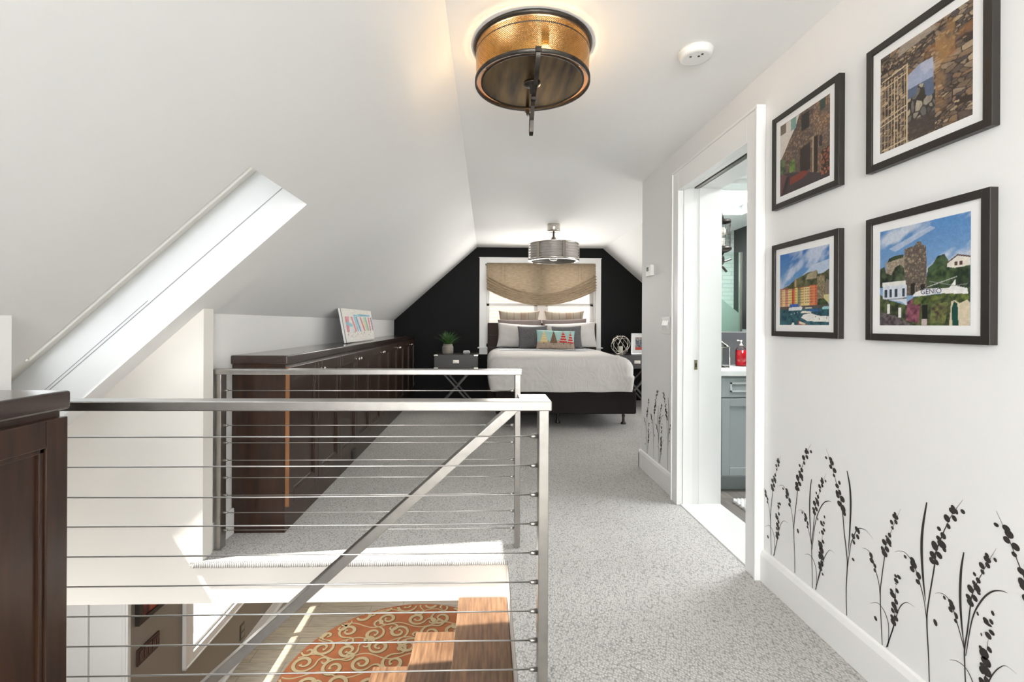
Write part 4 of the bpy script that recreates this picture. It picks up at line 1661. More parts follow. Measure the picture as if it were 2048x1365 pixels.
def castle():
    p = Paint(170, (104, 150, 195))
    g = p.Y[..., None]
    p.C = lin((150, 178, 205)) * (1 - g) + lin((85, 135, 190)) * g
    v = vnoise(p.X * 0.35 + 0.2, (p.Y * 0.9 - p.X * 0.35 + 0.35) / 1.3, 6, 3)
    p.put(np.clip((v - 0.52) * 5, 0, 0.75) * (p.Y > 0.5), (215, 218, 222))
    p.poly([(0.12, 0.80), (0.6, 0.95), (0.66, 0.92), (0.2, 0.76)], (215, 218, 222), 0.5)
    p.tex(p.inside([(0.55, 0.35), (0.58, 0.55), (0.63, 0.58), (0.68, 0.65), (0.75, 0.66), (0.80, 0.58), (1, 0.6), (1, 0.3), (0.5, 0.3)]), (25, 38, 28), (70, 92, 60), 14, 5)
    p.stones(p.inside([(0.08, 0.45), (0.08, 0.665), (0.31, 0.70), (0.32, 0.45)]), [(165, 150, 130), (150, 138, 120), (175, 162, 142)], 1500, 4, gap=(140, 126, 110))
    p.tex(p.inside([(0, 0.4), (0, 0.6), (0.06, 0.62), (0.08, 0.55), (0.15, 0.52), (0.2, 0.6), (0.26, 0.62), (0.31, 0.58), (0.31, 0.4)]), (25, 36, 26), (85, 98, 70), 16, 6)
    p.tex(p.inside([(0.1, 0.66), (0.12, 0.70), (0.2, 0.72), (0.3, 0.72), (0.3, 0.69)]), (30, 40, 28), (60, 72, 46), 16, 6)
    p.stones(p.inside([(0.31, 0.3), (0.31, 0.77), (0.44, 0.79), (0.45, 0.82), (0.50, 0.82), (0.51, 0.79), (0.56, 0.76), (0.57, 0.3)]), [(120, 106, 94), (140, 124, 108), (100, 90, 82), (155, 138, 118)], 2200, 7, gap=(92, 82, 74))
    p.rect(0.39, 0.3, 0.44, 0.42, (38, 34, 30))
    p.rect(0.50, 0.3, 0.545, 0.40, (34, 30, 28))
    p.poly([(0.78, 0.50), (0.78, 0.57), (0.88, 0.625), (1, 0.60), (1, 0.52)], (225, 218, 205))
    p.line([(0.77, 0.57), (0.88, 0.635), (1, 0.605)], 0.006, (90, 70, 60))
    p.rect(0.85, 0.54, 0.88, 0.575, (90, 62, 58))
    p.rect(0.895, 0.54, 0.925, 0.575, (90, 62, 58))
    p.tex(p.inside([(0.6, 0.3), (0.62, 0.5), (0.7, 0.56), (0.85, 0.52), (1, 0.53), (1, 0.3)]), (28, 42, 28), (78, 100, 62), 18, 8)
    p.tex(p.inside([(0, 0), (0, 0.33), (0.1, 0.27), (0.35, 0.2), (0.45, 0.28), (1, 0.30), (1, 0)]), (30, 38, 30), (92, 104, 62), 22, 9)
    p.poly([(0.04, 0.28), (0.04, 0.43), (0.32, 0.43), (0.34, 0.40), (0.34, 0.20), (0.28, 0.24)], (208, 214, 222))
    p.rect(0.03, 0.41, 0.33, 0.455, (226, 224, 220))
    for x in (0.065, 0.125, 0.195, 0.285):
        p.rect(x, 0.29, x + 0.032, 0.375, (48, 62, 78))
    p.line([(0.1, 0.27), (0.34, 0.275)], 0.004, (70, 70, 72))
    p.tex(p.inside([(0, 0), (0, 0.14), (0.2, 0.10), (0.42, 0.0)]), (60, 52, 54), (120, 110, 112), 30, 10)
    p.rect(0.10, 0.12, 0.135, 0.22, (228, 228, 226))
    p.rect(0.24, 0.08, 0.275, 0.18, (228, 228, 226))
    p.tex(p.inside([(0.33, 0.05), (0.35, 0.24), (0.43, 0.28), (0.5, 0.22), (0.48, 0.02)]), (75, 30, 50), (150, 90, 105), 24, 11)
    p.tex(p.inside([(0.6, 0.02), (0.62, 0.2), (0.8, 0.22), (0.76, 0.02)]), (66, 40, 50), (120, 130, 70), 24, 12)
    p.poly([(0.80, 0.0), (0.82, 0.22), (0.94, 0.26), (1, 0.2), (1, 0)], (214, 200, 172))
    p.poly([(0.83, 0.0), (0.825, 0.16), (0.845, 0.22), (0.88, 0.2), (0.89, 0)], (22, 72, 62))
    p.rect(0.52, 0.06, 0.575, 0.2, (22, 24, 22))
    p.rect(0.51, 0.0, 0.57, 0.06, (200, 182, 178))
    p.tex(p.inside([(0.42, 0.2), (0.42, 0.28), (1, 0.31), (1, 0.24), (0.9, 0.2), (0.8, 0.27), (0.6, 0.22)]), (35, 55, 28), (110, 120, 60), 26, 13)
    p.poly([(0.41, 0.29), (0.44, 0.325), (0.55, 0.355), (0.80, 0.345), (0.86, 0.42), (0.86, 0.36), (0.97, 0.33), (0.98, 0.28), (0.7, 0.30), (0.5, 0.285)], (232, 230, 226))
    p.line([(0.58, 0.37), (0.87, 0.44)], 0.004, (190, 190, 188))
    p.line([(0.6, 0.42), (0.86, 0.36), (0.97, 0.37)], 0.003, (150, 150, 148))
    p.line([(0.44, 0.39), (0.44, 0.32)], 0.003, (160, 150, 140))
    return p


def harbour():
    p = Paint(170, (90, 140, 195))
    g = np.clip(p.Y * 1.6 - 0.6, 0, 1)[..., None]
    p.C = lin((120, 165, 205)) * (1 - g) + lin((56, 110, 175)) * g
    v = vnoise(p.X * 0.35, (p.Y * 0.9 - p.X * 0.4 + 0.4) / 1.35, 6, 21)
    p.put(np.clip((v - 0.5) * 5, 0, 0.8), (205, 212, 225))
    p.poly([(0.35, 0.58), (0.7, 0.78), (1, 0.82), (1, 0.6), (0.5, 0.55)], (215, 222, 230), 0.6)
    p.tex(p.inside([(0, 0.4), (0, 0.5), (0.2, 0.55), (0.35, 0.62), (0.5, 0.66), (0.6, 0.69), (0.78, 0.70), (0.8, 0.65), (0.9, 0.66), (1, 0.70), (1, 0.3), (0, 0.3)]), (52, 58, 38), (110, 108, 74), 20, 22)
    p.tex(p.inside([(0.56, 0.60), (0.6, 0.67), (0.77, 0.71), (0.77, 0.60)]), (150, 138, 112), (176, 162, 132), 20, 23)
    p.poly([(0.33, 0.52), (0.33, 0.60), (0.35, 0.66), (0.37, 0.60), (0.37, 0.52)], (178, 150, 118))
    cols = [(200, 150, 118), (222, 196, 140), (212, 140, 120), (230, 206, 132), (205, 92, 70), (224, 200, 120), (138, 140, 108), (222, 190, 132), (226, 204, 150), (214, 128, 84), (212, 96, 64)]
    x = 0.0
    rs = np.random.RandomState(5)
    k = 0
    while x < 0.80:
        w_ = 0.055 + 0.03 * rs.rand() + (0.03 if x > 0.5 else 0)
        top = 0.49 + 0.025 * rs.rand() + 0.03 * x
        p.rect(x, 0.26, x + w_, top, cols[k % 11])
        p.rect(x, top - 0.012, x + w_, top, (150, 90, 66))
        zz = 0.29
        while zz < top - 0.03:
            xx = x + 0.012
            while xx < x + w_ - 0.01:
                p.rect(xx, zz, xx + 0.009, zz + 0.018, (70, 70, 60))
                xx += 0.022
            zz += 0.036
        x += w_
        k += 1
    p.stones(p.inside([(0.78, 0.28), (0.78, 0.625), (0.92, 0.625), (0.92, 0.28)]), [(150, 138, 108), (166, 150, 116)], 1500, 24, gap=(120, 108, 86))
    p.poly([(0.92, 0.3), (0.92, 0.52), (0.96, 0.58), (1, 0.55), (1, 0.3)], (128, 116, 100))
    p.rect(0.90, 0.27, 1.0, 0.38, (206, 194, 140))
    p.tex(p.inside([(0.78, 0.24), (0.8, 0.33), (0.9, 0.34), (0.98, 0.28), (1, 0.22), (0.8, 0.2)]), (30, 48, 30), (80, 96, 60), 26, 25)
    p.rect(0, 0.21, 1, 0.26, (88, 82, 78))
    p.tex(p.Y < 0.215, (22, 58, 72), (62, 108, 118), 26, 26, 2)
    p.poly([(0.2, 0.20), (0.21, 0.24), (0.47, 0.25), (0.5, 0.235), (0.48, 0.20)], (222, 224, 226))
    p.rect(0.22, 0.245, 0.42, 0.285, (58, 92, 168))
    p.poly([(0.55, 0.215), (0.56, 0.235), (0.68, 0.235), (0.69, 0.215)], (206, 200, 188))
    p.poly([(0.62, 0.185), (0.62, 0.205), (0.8, 0.205), (0.8, 0.17)], (50, 90, 150))
    p.poly([(0.88, 0.20), (0.88, 0.23), (1, 0.235), (1, 0.2)], (150, 200, 200))
    p.poly([(0.45, 0.16), (0.5, 0.19), (0.68, 0.175), (0.66, 0.155)], (226, 220, 204))
    p.poly([(0.47, 0.10), (0.52, 0.14), (0.66, 0.155), (0.8, 0.12), (1, 0.11), (1, 0.04), (0.6, 0.05)], (232, 230, 224))
    p.poly([(0.42, 0.0), (0.41, 0.06), (0.55, 0.025), (0.6, 0.0)], (176, 80, 62))
    p.poly([(0.43, 0.02), (0.44, 0.05), (0.56, 0.02), (0.54, 0.0)], (222, 206, 180))
    p.poly([(0.26, 0.0), (0.29, 0.035), (0.32, 0.03), (0.33, 0.0)], (232, 230, 224))
    for (x, y) in ((0.25, 0.14), (0.32, 0.15), (0.39, 0.16), (0.75, 0.10), (0.82, 0.07), (0.95, 0.08)):
        p.rect(x, y, x + 0.012, y + 0.016, (228, 228, 226) if x < .5 else (60, 50, 44))
    return p


def alley():
    p = Paint(150, (120, 104, 92))
    al = p.X > -1
    p.stones(al, [(120, 98, 82), (138, 114, 96), (100, 86, 78), (146, 124, 108)], 900, 31, 1.6, gap=(96, 80, 70))
    p.stones(p.X > 0.70, [(150, 122, 96), (168, 130, 100), (132, 104, 84), (160, 138, 116)], 500, 32, 1.2, gap=(110, 92, 78))
    p.put(np.clip((vnoise(p.X, p.Y, 5, 33) - 0.45) * 3, 0, 0.45), (92, 84, 84))
    p.poly([(0, 0.50), (0, 1), (0.42, 1), (0.34, 0.86), (0.2, 0.72), (0.1, 0.60)], (214, 206, 196))
    p.rect(0, 0.86, 0.13, 1.0, (120, 108, 92))
    p.rect(0.24, 0.84, 0.35, 1.0, (128, 160, 150))
    p.rect(0.46, 0.75, 0.62, 0.96, (58, 56, 54))
    p.rect(0.82, 0.86, 0.92, 1.0, (66, 78, 70))
    p.poly([(0.44, 0.18), (0.44, 0.52), (0.64, 0.55), (0.64, 0.2)], (62, 54, 50))
    p.rect(0.70, 0.12, 0.78, 0.58, (58, 50, 46))
    p.rect(0.68, 0.12, 0.705, 0.60, (176, 152, 122))
    p.rect(0.81, 0.42, 0.86, 0.56, (64, 62, 62))
    p.tex(p.inside([(0, 0.3), (0, 0.52), (0.1, 0.5), (0.13, 0.32)]), (44, 60, 40), (110, 122, 88), 20, 34)
    p.tex(p.inside([(0.2, 0.26), (0.22, 0.42), (0.32, 0.44), (0.34, 0.28)]), (54, 84, 36), (120, 146, 78), 20, 35)
    p.poly([(0, 0), (0, 0.30), (0.2, 0.28), (0.6, 0.17), (0.8, 0.10), (1, 0.1), (1, 0)], (74, 66, 68))
    p.poly([(0.22, 0.10), (0.22, 0.2), (0.5, 0.22), (0.62, 0.17), (0.5, 0.12)], (128, 66, 56))
    p.poly([(0, 0.0), (0, 0.28), (0.05, 0.30), (0.18, 0.24), (0.10, 0.0)], (110, 80, 80))
    p.poly([(0.02, 0), (0.12, 0), (0.2, 0.22), (0.15, 0.24)], (60, 52, 54))
    p.stones(p.inside([(0.85, 0.05), (0.85, 0.35), (1, 0.38), (1, 0.05)]), [(150, 90, 70), (170, 110, 86)], 200, 36)
    return p


def ruin():
    p = Paint(170, (110, 96, 84))
    al = p.X > -1
    p.stones(al, [(118, 100, 84), (150, 132, 112), (96, 84, 76), (136, 112, 90), (88, 80, 78), (176, 154, 126)], 520, 41, 2.2, gap=(62, 52, 46))
    p.put(np.clip((vnoise(p.X, p.Y, 4, 43) - 0.42) * 3, 0, 0.6) * (p.Y > 0.62) * (p.Y < 0.82) * (p.X > 0.3), (150, 104, 62))
    p.put(np.clip((vnoise(p.X, p.Y, 5, 44) - 0.4) * 3, 0, 0.6) * (p.X > 0.64) * (p.X < 0.84), (172, 132, 86))
    p.poly([(0.22, 0.90), (0.24, 1), (0.62, 1), (0.66, 0.95), (0.5, 0.93)], (170, 156, 142), 0.7)
    sk = p.inside([(0.34, 0.42), (0.34, 0.66), (0.48, 0.71), (0.62, 0.70), (0.63, 0.34), (0.5, 0.3)])
    p.put(sk, (158, 166, 190))
    p.put(sk & (p.Y > 0.58) & (vnoise(p.X, p.Y, 8, 45) > 0.5), (182, 186, 202), 0.7)
    p.put(sk & (p.Y < 0.52), (92, 104, 128))
    rk = p.inside([(0.34, 0.14), (0.34, 0.42), (0.43, 0.43), (0.46, 0.52), (0.52, 0.50), (0.54, 0.38), (0.58, 0.35), (0.64, 0.36), (0.64, 0.1)])
    p.stones(rk, [(150, 142, 130), (110, 106, 102), (172, 160, 140), (84, 82, 80)], 300, 46)
    p.rect(0.35, 0.0, 0.64, 0.20, (74, 66, 60), 0.85)
    gc = (206, 184, 150)
    p.line([(0.02, 0.74), (0.33, 0.78)], 0.007, gc)
    p.line([(0.0, 0.66), (0.33, 0.70)], 0.006, gc)
    p.line([(0.01, 0.33), (0.33, 0.38)], 0.006, gc)
    p.line([(0.01, 0.28), (0.33, 0.33)], 0.006, gc)
    p.line([(0.02, 0.02), (0.33, 0.05)], 0.006, gc)
    for k in range(8):
        x = 0.02 + 0.04 * k
        p.line([(x, 0.0), (x, 0.72)], 0.0035, gc)
    p.line([(0.33, 0.0), (0.33, 0.78)], 0.008, gc)
    return p


def childart():
    p = Paint(110, (226, 222, 214))
    p.tex(p.inside([(0.05, 0.3), (0.05, 0.75), (0.45, 0.78), (0.95, 0.78), (0.95, 0.35)]), (228, 214, 206), (205, 222, 226), 8, 51)
    def stroke(x0, y0, x1, y1, wd, c_):
        p.line([(x0, y0), (x1, y1)], wd, c_, 0.85)
    stroke(0.36, 0.80, 0.9, 0.82, 0.03, (96, 176, 200))
    stroke(0.50, 0.84, 0.78, 0.83, 0.012, (44, 122, 140))
    for (x0, x1, c_) in ((0.10, 0.07, (206, 92, 104)), (0.16, 0.10, (214, 110, 116)), (0.27, 0.33, (212, 96, 96)), (0.42, 0.48, (54, 130, 166)), (0.36, 0.40, (110, 180, 206)), (0.56, 0.63, (206, 84, 84)), (0.68, 0.72, (190, 202, 130)), (0.74, 0.78, (96, 176, 160)), (0.86, 0.86, (214, 100, 96)), (0.95, 0.97, (112, 100, 130))):
        stroke(x0, 0.74, x1 + 0.02, 0.32, 0.026, c_)
    stroke(0.12, 0.55, 0.22, 0.50, 0.05, (110, 180, 200))
    for i in range(26):
        rs = np.random.RandomState(60 + i)
        x, y = rs.rand() * 0.9 + 0.05, 0.12 + rs.rand() * 0.2
        stroke(x, y, x + 0.06 * (rs.rand() - 0.5), y + 0.07 * rs.rand(), 0.006, [(190, 80, 90), (90, 150, 150), (120, 90, 110), (200, 130, 150)][i % 4])
    return p


def townpic():
    p = Paint(60, (206, 196, 186))
    p.tex(p.X > -1, (60, 80, 96), (190, 176, 164), 8, 71)
    p.rect(0, 0, 1, 0.22, (186, 70, 52))
    for k in range(4):
        p.rect(0.15 + 0.2 * k, 0.25, 0.25 + 0.2 * k, 0.8, (70, 90, 110))
    return p


def sunset():
    p = Paint(60, (120, 50, 34))
    p.tex(p.X > -1, (70, 32, 26), (170, 84, 56), 5, 81)
    p.line([(0.0, 0.3), (0.9, 0.6)], 0.03, (226, 150, 60))
    return p


def print_mesh(name, p, P, parent, mat_=None):
    """P(u, v) -> world point"""
    n = p.n
    g_ = 0.86 + 0.28 * vnoise(p.X, p.Y, 34, 99, 3)[..., None]
    g2 = 0.90 + 0.20 * np.random.RandomState(3).rand(n, n, 1)
    p.C = np.clip(p.C * g_ * g2, 0, 1)
    base = ORI[parent.name] if parent else Vector((0, 0, 0))
    vs, cols = [], []
    for j in range(n):
        for i in range(n):
            vs.append(tuple(Vector(P(i / (n - 1), j / (n - 1))) - base))
            cols.append((*p.C[j, i], 1))
    fs = [(j * n + i, j * n + i + 1, (j + 1) * n + i + 1, (j + 1) * n + i) for j in range(n - 1) for i in range(n - 1)]
    me = bpy.data.meshes.new(name)
    me.from_pydata(vs, [], fs)
    a = me.color_attributes.new('ink', 'FLOAT_COLOR', 'POINT')
    a.data.foreach_set('color', np.clip(np.array(cols, np.float32), 0, 1).ravel())
    me.materials.append(mat_ or inkm)
    o = bpy.data.objects.new(name, me)
    COL.objects.link(o)
    ORI[o.name] = base
    if parent:
        o.parent = parent
    return o


def wall_picture(label, y0, y1, z0, z1, painter, group, m=0.038, b=0.022):
    """frame on the hall wall (x = XW), y0 near, y1 far"""
    t = thing('framed_picture', label, 'picture', (XW, (y0 + y1) / 2, z0), group)
    xf = XW - 0.022
    f = MB()
    f.box(xf, XW, y0, y0 + b, z0, z1)
    f.box(xf, XW, y1 - b, y1, z0, z1)
    f.box(xf, XW, y0 + b, y1 - b, z0, z0 + b)
    f.box(xf, XW, y0 + b, y1 - b, z1 - b, z1)
    f.build('frame', frameblk, t, bevel=0.0015)
    f = MB()
    f.box(xf + 0.006, XW, y0 + b, y1 - b, z0 + b, z1 - b)
    mb_ = f.build('mat_board', matbd, t)
    a, c_, d, e = y1 - b - m + 0.010, y0 + b + m - 0.010, z0 + b + m - 0.012, z1 - b - m + 0.012
    pr = print_mesh('photo_print', painter(), lambda u, v: (xf + 0.0055, a + (c_ - a) * u, d + (e - d) * v), t)
    f = MB()
    f.box(xf + 0.003, xf + 0.004, y0 + b, y1 - b, z0 + b, z1 - b)
    f.build('glass_pane', picglass, t)
    return t, (xf + 0.005, a, c_, d, e), pr


wall_picture('black framed photo of a stone alley with dark doorway, above the harbour photo', 1.594, 1.978, 1.643, 2.036, alley, 'framed photographs on the hall wall')
wall_picture('black framed photo of a stone ruin and gate opening to the sea', 1.100, 1.478, 1.641, 2.035, ruin, 'framed photographs on the hall wall')
wall_picture('black framed photo of a harbour with colourful houses, nearest the door casing, lower', 1.594, 1.976, 1.103, 1.492, harbour, 'framed photographs on the hall wall')
t, (px, a, c_, d, e), pr = wall_picture('black framed photo of a stone tower and white boat', 1.103, 1.477, 1.103, 1.492, castle, 'framed photographs on the hall wall')


def text_mesh(body, size, name, m, parent, origin, xdir, ydir, base, extr=0.0004):
    cu = bpy.data.curves.new(name, 'FONT')
    cu.body = body
    cu.size = size
    cu.extrude = 0
    cu.align_x = 'CENTER'
    tmp = bpy.data.objects.new(name, cu)
    me = bpy.data.meshes.new_from_object(tmp)
    bpy.data.objects.remove(tmp)
    xd, yd = Vector(xdir), Vector(ydir)
    for v in me.vertices:
        v.co = Vector(origin) + xd * v.co.x + yd * v.co.y - base
    me.materials.clear()
    me.materials.append(m)
    o = bpy.data.objects.new(name, me)
    COL.objects.link(o)
    o.parent = parent
    return o


W_ = a - c_
text_mesh('GENIO', 0.020, 'boat_lettering', mat('navy_ink', (0.02, 0.05, 0.16), 0.6), pr, (px - 0.0003, a - W_ * 0.615, d + (e - d) * 0.302), (0, -1, 0), (0, 0, 1), ORI[t.name])

# ---------------------------------------------------------------- vinyl grass decals on the hall wall
SPR = {'a':{'s':[(0.0020800000000000003,1,[(0.002,0.143),(-0.003,0.222),(-0.006,0.298),(-0.003,0.338),(0.009,0.425),(0.012,0.459),(0.036,0.524),(0.065,0.598)]),(0.0016,1,[(-0.006,0.279),(-0.011,0.327),(-0.022,0.359),(-0.042,0.405),(-0.059,0.415),(-0.079,0.41)]),(0.0016,1,[(0.023,0.152),(0.025,0.216),(0.013,0.249),(-0.006,0.264),(-0.022,0.262),(-0.044,0.247)])],'b':[(0.046,0.576,0.005,0.004),(0.047,0.566,0.011,0.008),(0.049,0.551,0.006,0.007),(0.034,0.544,0.006,0.007),(0.037,0.528,0.005,0.005),(0.027,0.501,0.006,0.007),(0.016,0.491,0.005,0.004),(0.024,0.48,0.01,0.01),(0.008,0.47,0.009,0.009),(0.029,0.47,0.005,0.004),(0.002,0.446,0.007,0.008),(0.018,0.453,0.008,0.009),(0.009,0.435,0.011,0.01),(-0.042,0.404,0.007,0.009),(-0.039,0.388,0.009,0.008),(-0.027,0.378,0.006,0.007),(-0.027,0.363,0.005,0.006),(-0.023,0.211,0.006,0.007)]},'b':{'s':[(0.0020800000000000003,1,[(0.017,0.146),(0.035,0.202),(0.044,0.236),(0.047,0.283),(0.05,0.363)]),(0.0016,1,[(0.021,0.15),(0.044,0.236),(0.059,0.288),(0.073,0.315),(0.09,0.329),(0.113,0.33)])],'b':[(0.06,0.389,0.007,0.006),(0.049,0.386,0.005,0.005),(0.051,0.373,0.008,0.007),(0.05,0.363,0.004,0.002),(0.054,0.344,0.006,0.007),(0.035,0.333,0.006,0.006),(0.04,0.323,0.011,0.009),(0.051,0.309,0.007,0.008),(0.044,0.293,0.01,0.01),(0.051,0.283,0.008,0.009),(0.039,0.275,0.006,0.007),(0.038,0.254,0.007,0.007),(0.051,0.258,0.008,0.008),(0.042,0.241,0.01,0.01)]},'c':{'s':[(0.0024000000000000002,1,[(0.158,0.147),(0.155,0.223),(0.15,0.31),(0.154,0.365),(0.172,0.484),(0.174,0.515),(0.192,0.573),(0.207,0.613),(0.222,0.648),(0.248,0.694)]),(0.0016,1,[(0.15,0.31),(0.141,0.367),(0.128,0.409),(0.115,0.44),(0.101,0.46),(0.081,0.473),(0.06,0.468),(0.045,0.457)])],'b':[(0.222,0.664,0.006,0.006),(0.22,0.654,0.009,0.008),(0.231,0.656,0.005,0.007),(0.226,0.636,0.007,0.008),(0.206,0.628,0.009,0.01),(0.21,0.608,0.006,0.007),(0.184,0.59,0.006,0.006),(0.196,0.576,0.008,0.009),(0.183,0.563,0.007,0.007),(0.192,0.551,0.013,0.011),(0.172,0.537,0.01,0.013),(0.199,0.54,0.006,0.007),(0.185,0.517,0.009,0.009),(0.167,0.509,0.01,0.01),(0.164,0.492,0.008,0.009),(0.177,0.494,0.007,0.008),(0.081,0.461,0.005,0.005),(0.105,0.463,0.008,0.008),(0.108,0.452,0.011,0.011),(0.104,0.436,0.008,0.008),(0.124,0.428,0.008,0.01),(0.122,0.409,0.007,0.007),(0.175,0.325,0.006,0.009),(0.248,0.663,0.006,0.006)]},'d':{'s':[(0.0020800000000000003,1,[(0.277,0.147),(0.292,0.206),(0.304,0.254),(0.306,0.314),(0.311,0.372)]),(0.0016,1,[(0.275,0.148),(0.295,0.208),(0.315,0.274),(0.326,0.301),(0.338,0.321),(0.351,0.334),(0.373,0.332)]),(0.0016,1,[(0.278,0.149),(0.282,0.201),(0.273,0.239),(0.256,0.26),(0.234,0.261),(0.215,0.25)])],'b':[(0.321,0.442,0.004,0.006),(0.305,0.414,0.007,0.007),(0.318,0.419,0.005,0.006),(0.31,0.408,0.01,0.004),(0.319,0.393,0.007,0.006),(0.311,0.38,0.008,0.008),(0.295,0.372,0.002,0.004),(0.314,0.347,0.006,0.007),(0.294,0.337,0.005,0.006),(0.3,0.326,0.01,0.011),(0.31,0.313,0.008,0.01),(0.299,0.296,0.008,0.007),(0.306,0.285,0.011,0.009),(0.304,0.331,0.009,0.011),(0.306,0.311,0.012,0.011),(0.309,0.289,0.01,0.012),(0.296,0.283,0.006,0.009),(0.297,0.254,0.008,0.01),(0.309,0.264,0.008,0.011),(0.301,0.241,0.01,0.008),(0.313,0.226,0.005,0.005)]},'e':{'s':[(0.00224,1,[(0.26,0.144),(0.255,0.256),(0.254,0.306),(0.261,0.36),(0.268,0.426),(0.274,0.466),(0.3,0.538),(0.328,0.605)]),(0.0016,1,[(0.253,0.306),(0.242,0.341),(0.232,0.369),(0.219,0.403),(0.204,0.416),(0.188,0.415),(0.173,0.405)]),(0.00384,2,[(0.251,0.558),(0.244,0.505),(0.242,0.436),(0.246,0.37),(0.253,0.309)]),(0.00224,2,[(0.257,0.291),(0.273,0.398),(0.295,0.458),(0.318,0.493),(0.34,0.508),(0.354,0.51)])],'b':[(0.307,0.578,0.005,0.006),(0.308,0.568,0.009,0.008),(0.309,0.554,0.006,0.007),(0.295,0.546,0.007,0.008),(0.297,0.531,0.005,0.006),(0.278,0.515,0.004,0.005),(0.287,0.504,0.006,0.007),(0.277,0.492,0.005,0.006),(0.284,0.483,0.009,0.01),(0.268,0.472,0.008,0.01),(0.288,0.473,0.005,0.005),(0.263,0.448,0.007,0.007),(0.279,0.454,0.007,0.008),(0.268,0.436,0.009,0.009),(0.2,0.409,0.004,0.005),(0.217,0.408,0.007,0.006),(0.221,0.399,0.008,0.009),(0.217,0.387,0.006,0.007),(0.232,0.38,0.005,0.008),(0.231,0.365,0.005,0.005),(0.326,0.576,0.004,0.005),(0.286,0.419,0.003,0.005)]},'f':{'s':[(0.00272,1,[(0.429,0.145),(0.426,0.225),(0.43,0.309),(0.429,0.347),(0.416,0.428),(0.409,0.485),(0.397,0.542),(0.375,0.595),(0.356,0.64),(0.328,0.697)]),(0.00192,1,[(0.431,0.31),(0.445,0.398),(0.455,0.424),(0.471,0.461),(0.488,0.473),(0.51,0.475),(0.537,0.461)]),(0.0048000000000000004,2,[(0.427,0.646),(0.44,0.596),(0.444,0.532),(0.441,0.45),(0.434,0.36)])],'b':[(0.35,0.664,0.009,0.008),(0.356,0.653,0.01,0.01),(0.351,0.637,0.008,0.008),(0.328,0.663,0.006,0.005),(0.37,0.629,0.009,0.009),(0.367,0.61,0.006,0.006),(0.393,0.593,0.006,0.007),(0.382,0.578,0.009,0.008),(0.383,0.552,0.008,0.011),(0.395,0.559,0.007,0.009),(0.386,0.543,0.008,0.007),(0.407,0.54,0.011,0.011),(0.393,0.519,0.01,0.01),(0.41,0.508,0.012,0.013),(0.416,0.494,0.008,0.009),(0.47,0.463,0.007,0.009),(0.478,0.46,0.006,0.01),(0.456,0.432,0.008,0.009),(0.475,0.439,0.007,0.008),(0.459,0.413,0.006,0.007),(0.456,0.353,0.006,0.005)]},'x':{'s':[(0.0048000000000000004,2,[(0.148,0.649),(0.136,0.571),(0.133,0.507),(0.138,0.427),(0.146,0.365)])],'b':[]}}


def decal(keys, dy, label, group):
    f = MB()
    X0_ = XW - 0.0008

    def q(u, z, k=0):
        return (X0_ - k, 2.004 - u + dy, z)
    for key in keys:
        for w_, taper, pts in SPR[key]['s']:
            # smooth the polyline
            P = [Vector((p[0], p[1], 0)) for p in pts]
            out = []
            for i in range(len(P) - 1):
                p0, p1, p2, p3 = P[max(i - 1, 0)], P[i], P[i + 1], P[min(i + 2, len(P) - 1)]
                for s_ in range(6):
                    t_ = s_ / 6
                    out.append(0.5 * ((2 * p1) + (p2 - p0) * t_ + (2 * p0 - 5 * p1 + 4 * p2 - p3) * t_ ** 2 + (3 * p1 - p0 - 3 * p2 + p3) * t_ ** 3))
            out.append(P[-1])
            prev = None
            n = len(out)
            for i, p in enumerate(out):
                dd_ = (out[min(i + 1, n - 1)] - out[max(i - 1, 0)])
                if dd_.length < 1e-9:
                    continue
                dd_.normalize()
                nn = Vector((-dd_.y, dd_.x, 0))
                s_ = i / (n - 1)
                ww = w_ * (math.sin(PI * min(1, s_ * 0.9 + 0.1)) ** 0.8 + 0.08 if taper == 2 else (0.75 + 0.5 * math.sin(PI * s_)) * (1 - 0.8 * s_ ** 2)) * 0.8
                A, B = p + nn * ww, p - nn * ww
                l, r = f.bm.verts.new(q(A.x, A.y)), f.bm.verts.new(q(B.x, B.y))
                if prev:
                    f._f([prev[0], prev[1], r, l])
                prev = (l, r)
        for i, (u, z, ru, rz) in enumerate(SPR[key]['b']):
            vs = []
            tilt = 0.35
            for k in range(14):
                a_ = 2 * PI * k / 14
                eu, ez = ru * 0.98 * math.cos(a_), rz * 0.98 * math.sin(a_)
                vs.append(f.bm.verts.new(q(u + eu - ez * tilt * 0.5, z + ez, 0.0001 + 0.00002 * (i % 5))))
            f._f(vs)
    tag(f.build('wall_decal', decalm, recalc=False), label, 'wall decal', group)


SHEETS = [(1.595, 'far patch below the light switch', 'far patch of grass decals'), (0.0, 'below the harbour photo', 'near grass decals'), (-0.5715, 'below the tower photo', 'near grass decals'), (-1.143, 'at the right picture edge', 'near grass decals')]
DES = {'a': 'leftmost black vinyl grass stem with curled side branch', 'b': 'short black vinyl seed head with one arching leaf', 'c': 'tall black vinyl grass stem leaning right', 'd': 'low black vinyl seed spike with two leaves', 'e': 'black vinyl grass with straight blade and arching leaf', 'f': 'tall black vinyl grass leaning left beside upright blade'}
for dy, where, grp in SHEETS:
    for key in 'abcdef':
        if dy < -1 and key not in 'ac':
            continue
        ks = [key]
        if key == 'c' and -1 < dy < -0.1:
            ks.append('x')
        decal(ks, dy, DES[key] + ', ' + where, grp)

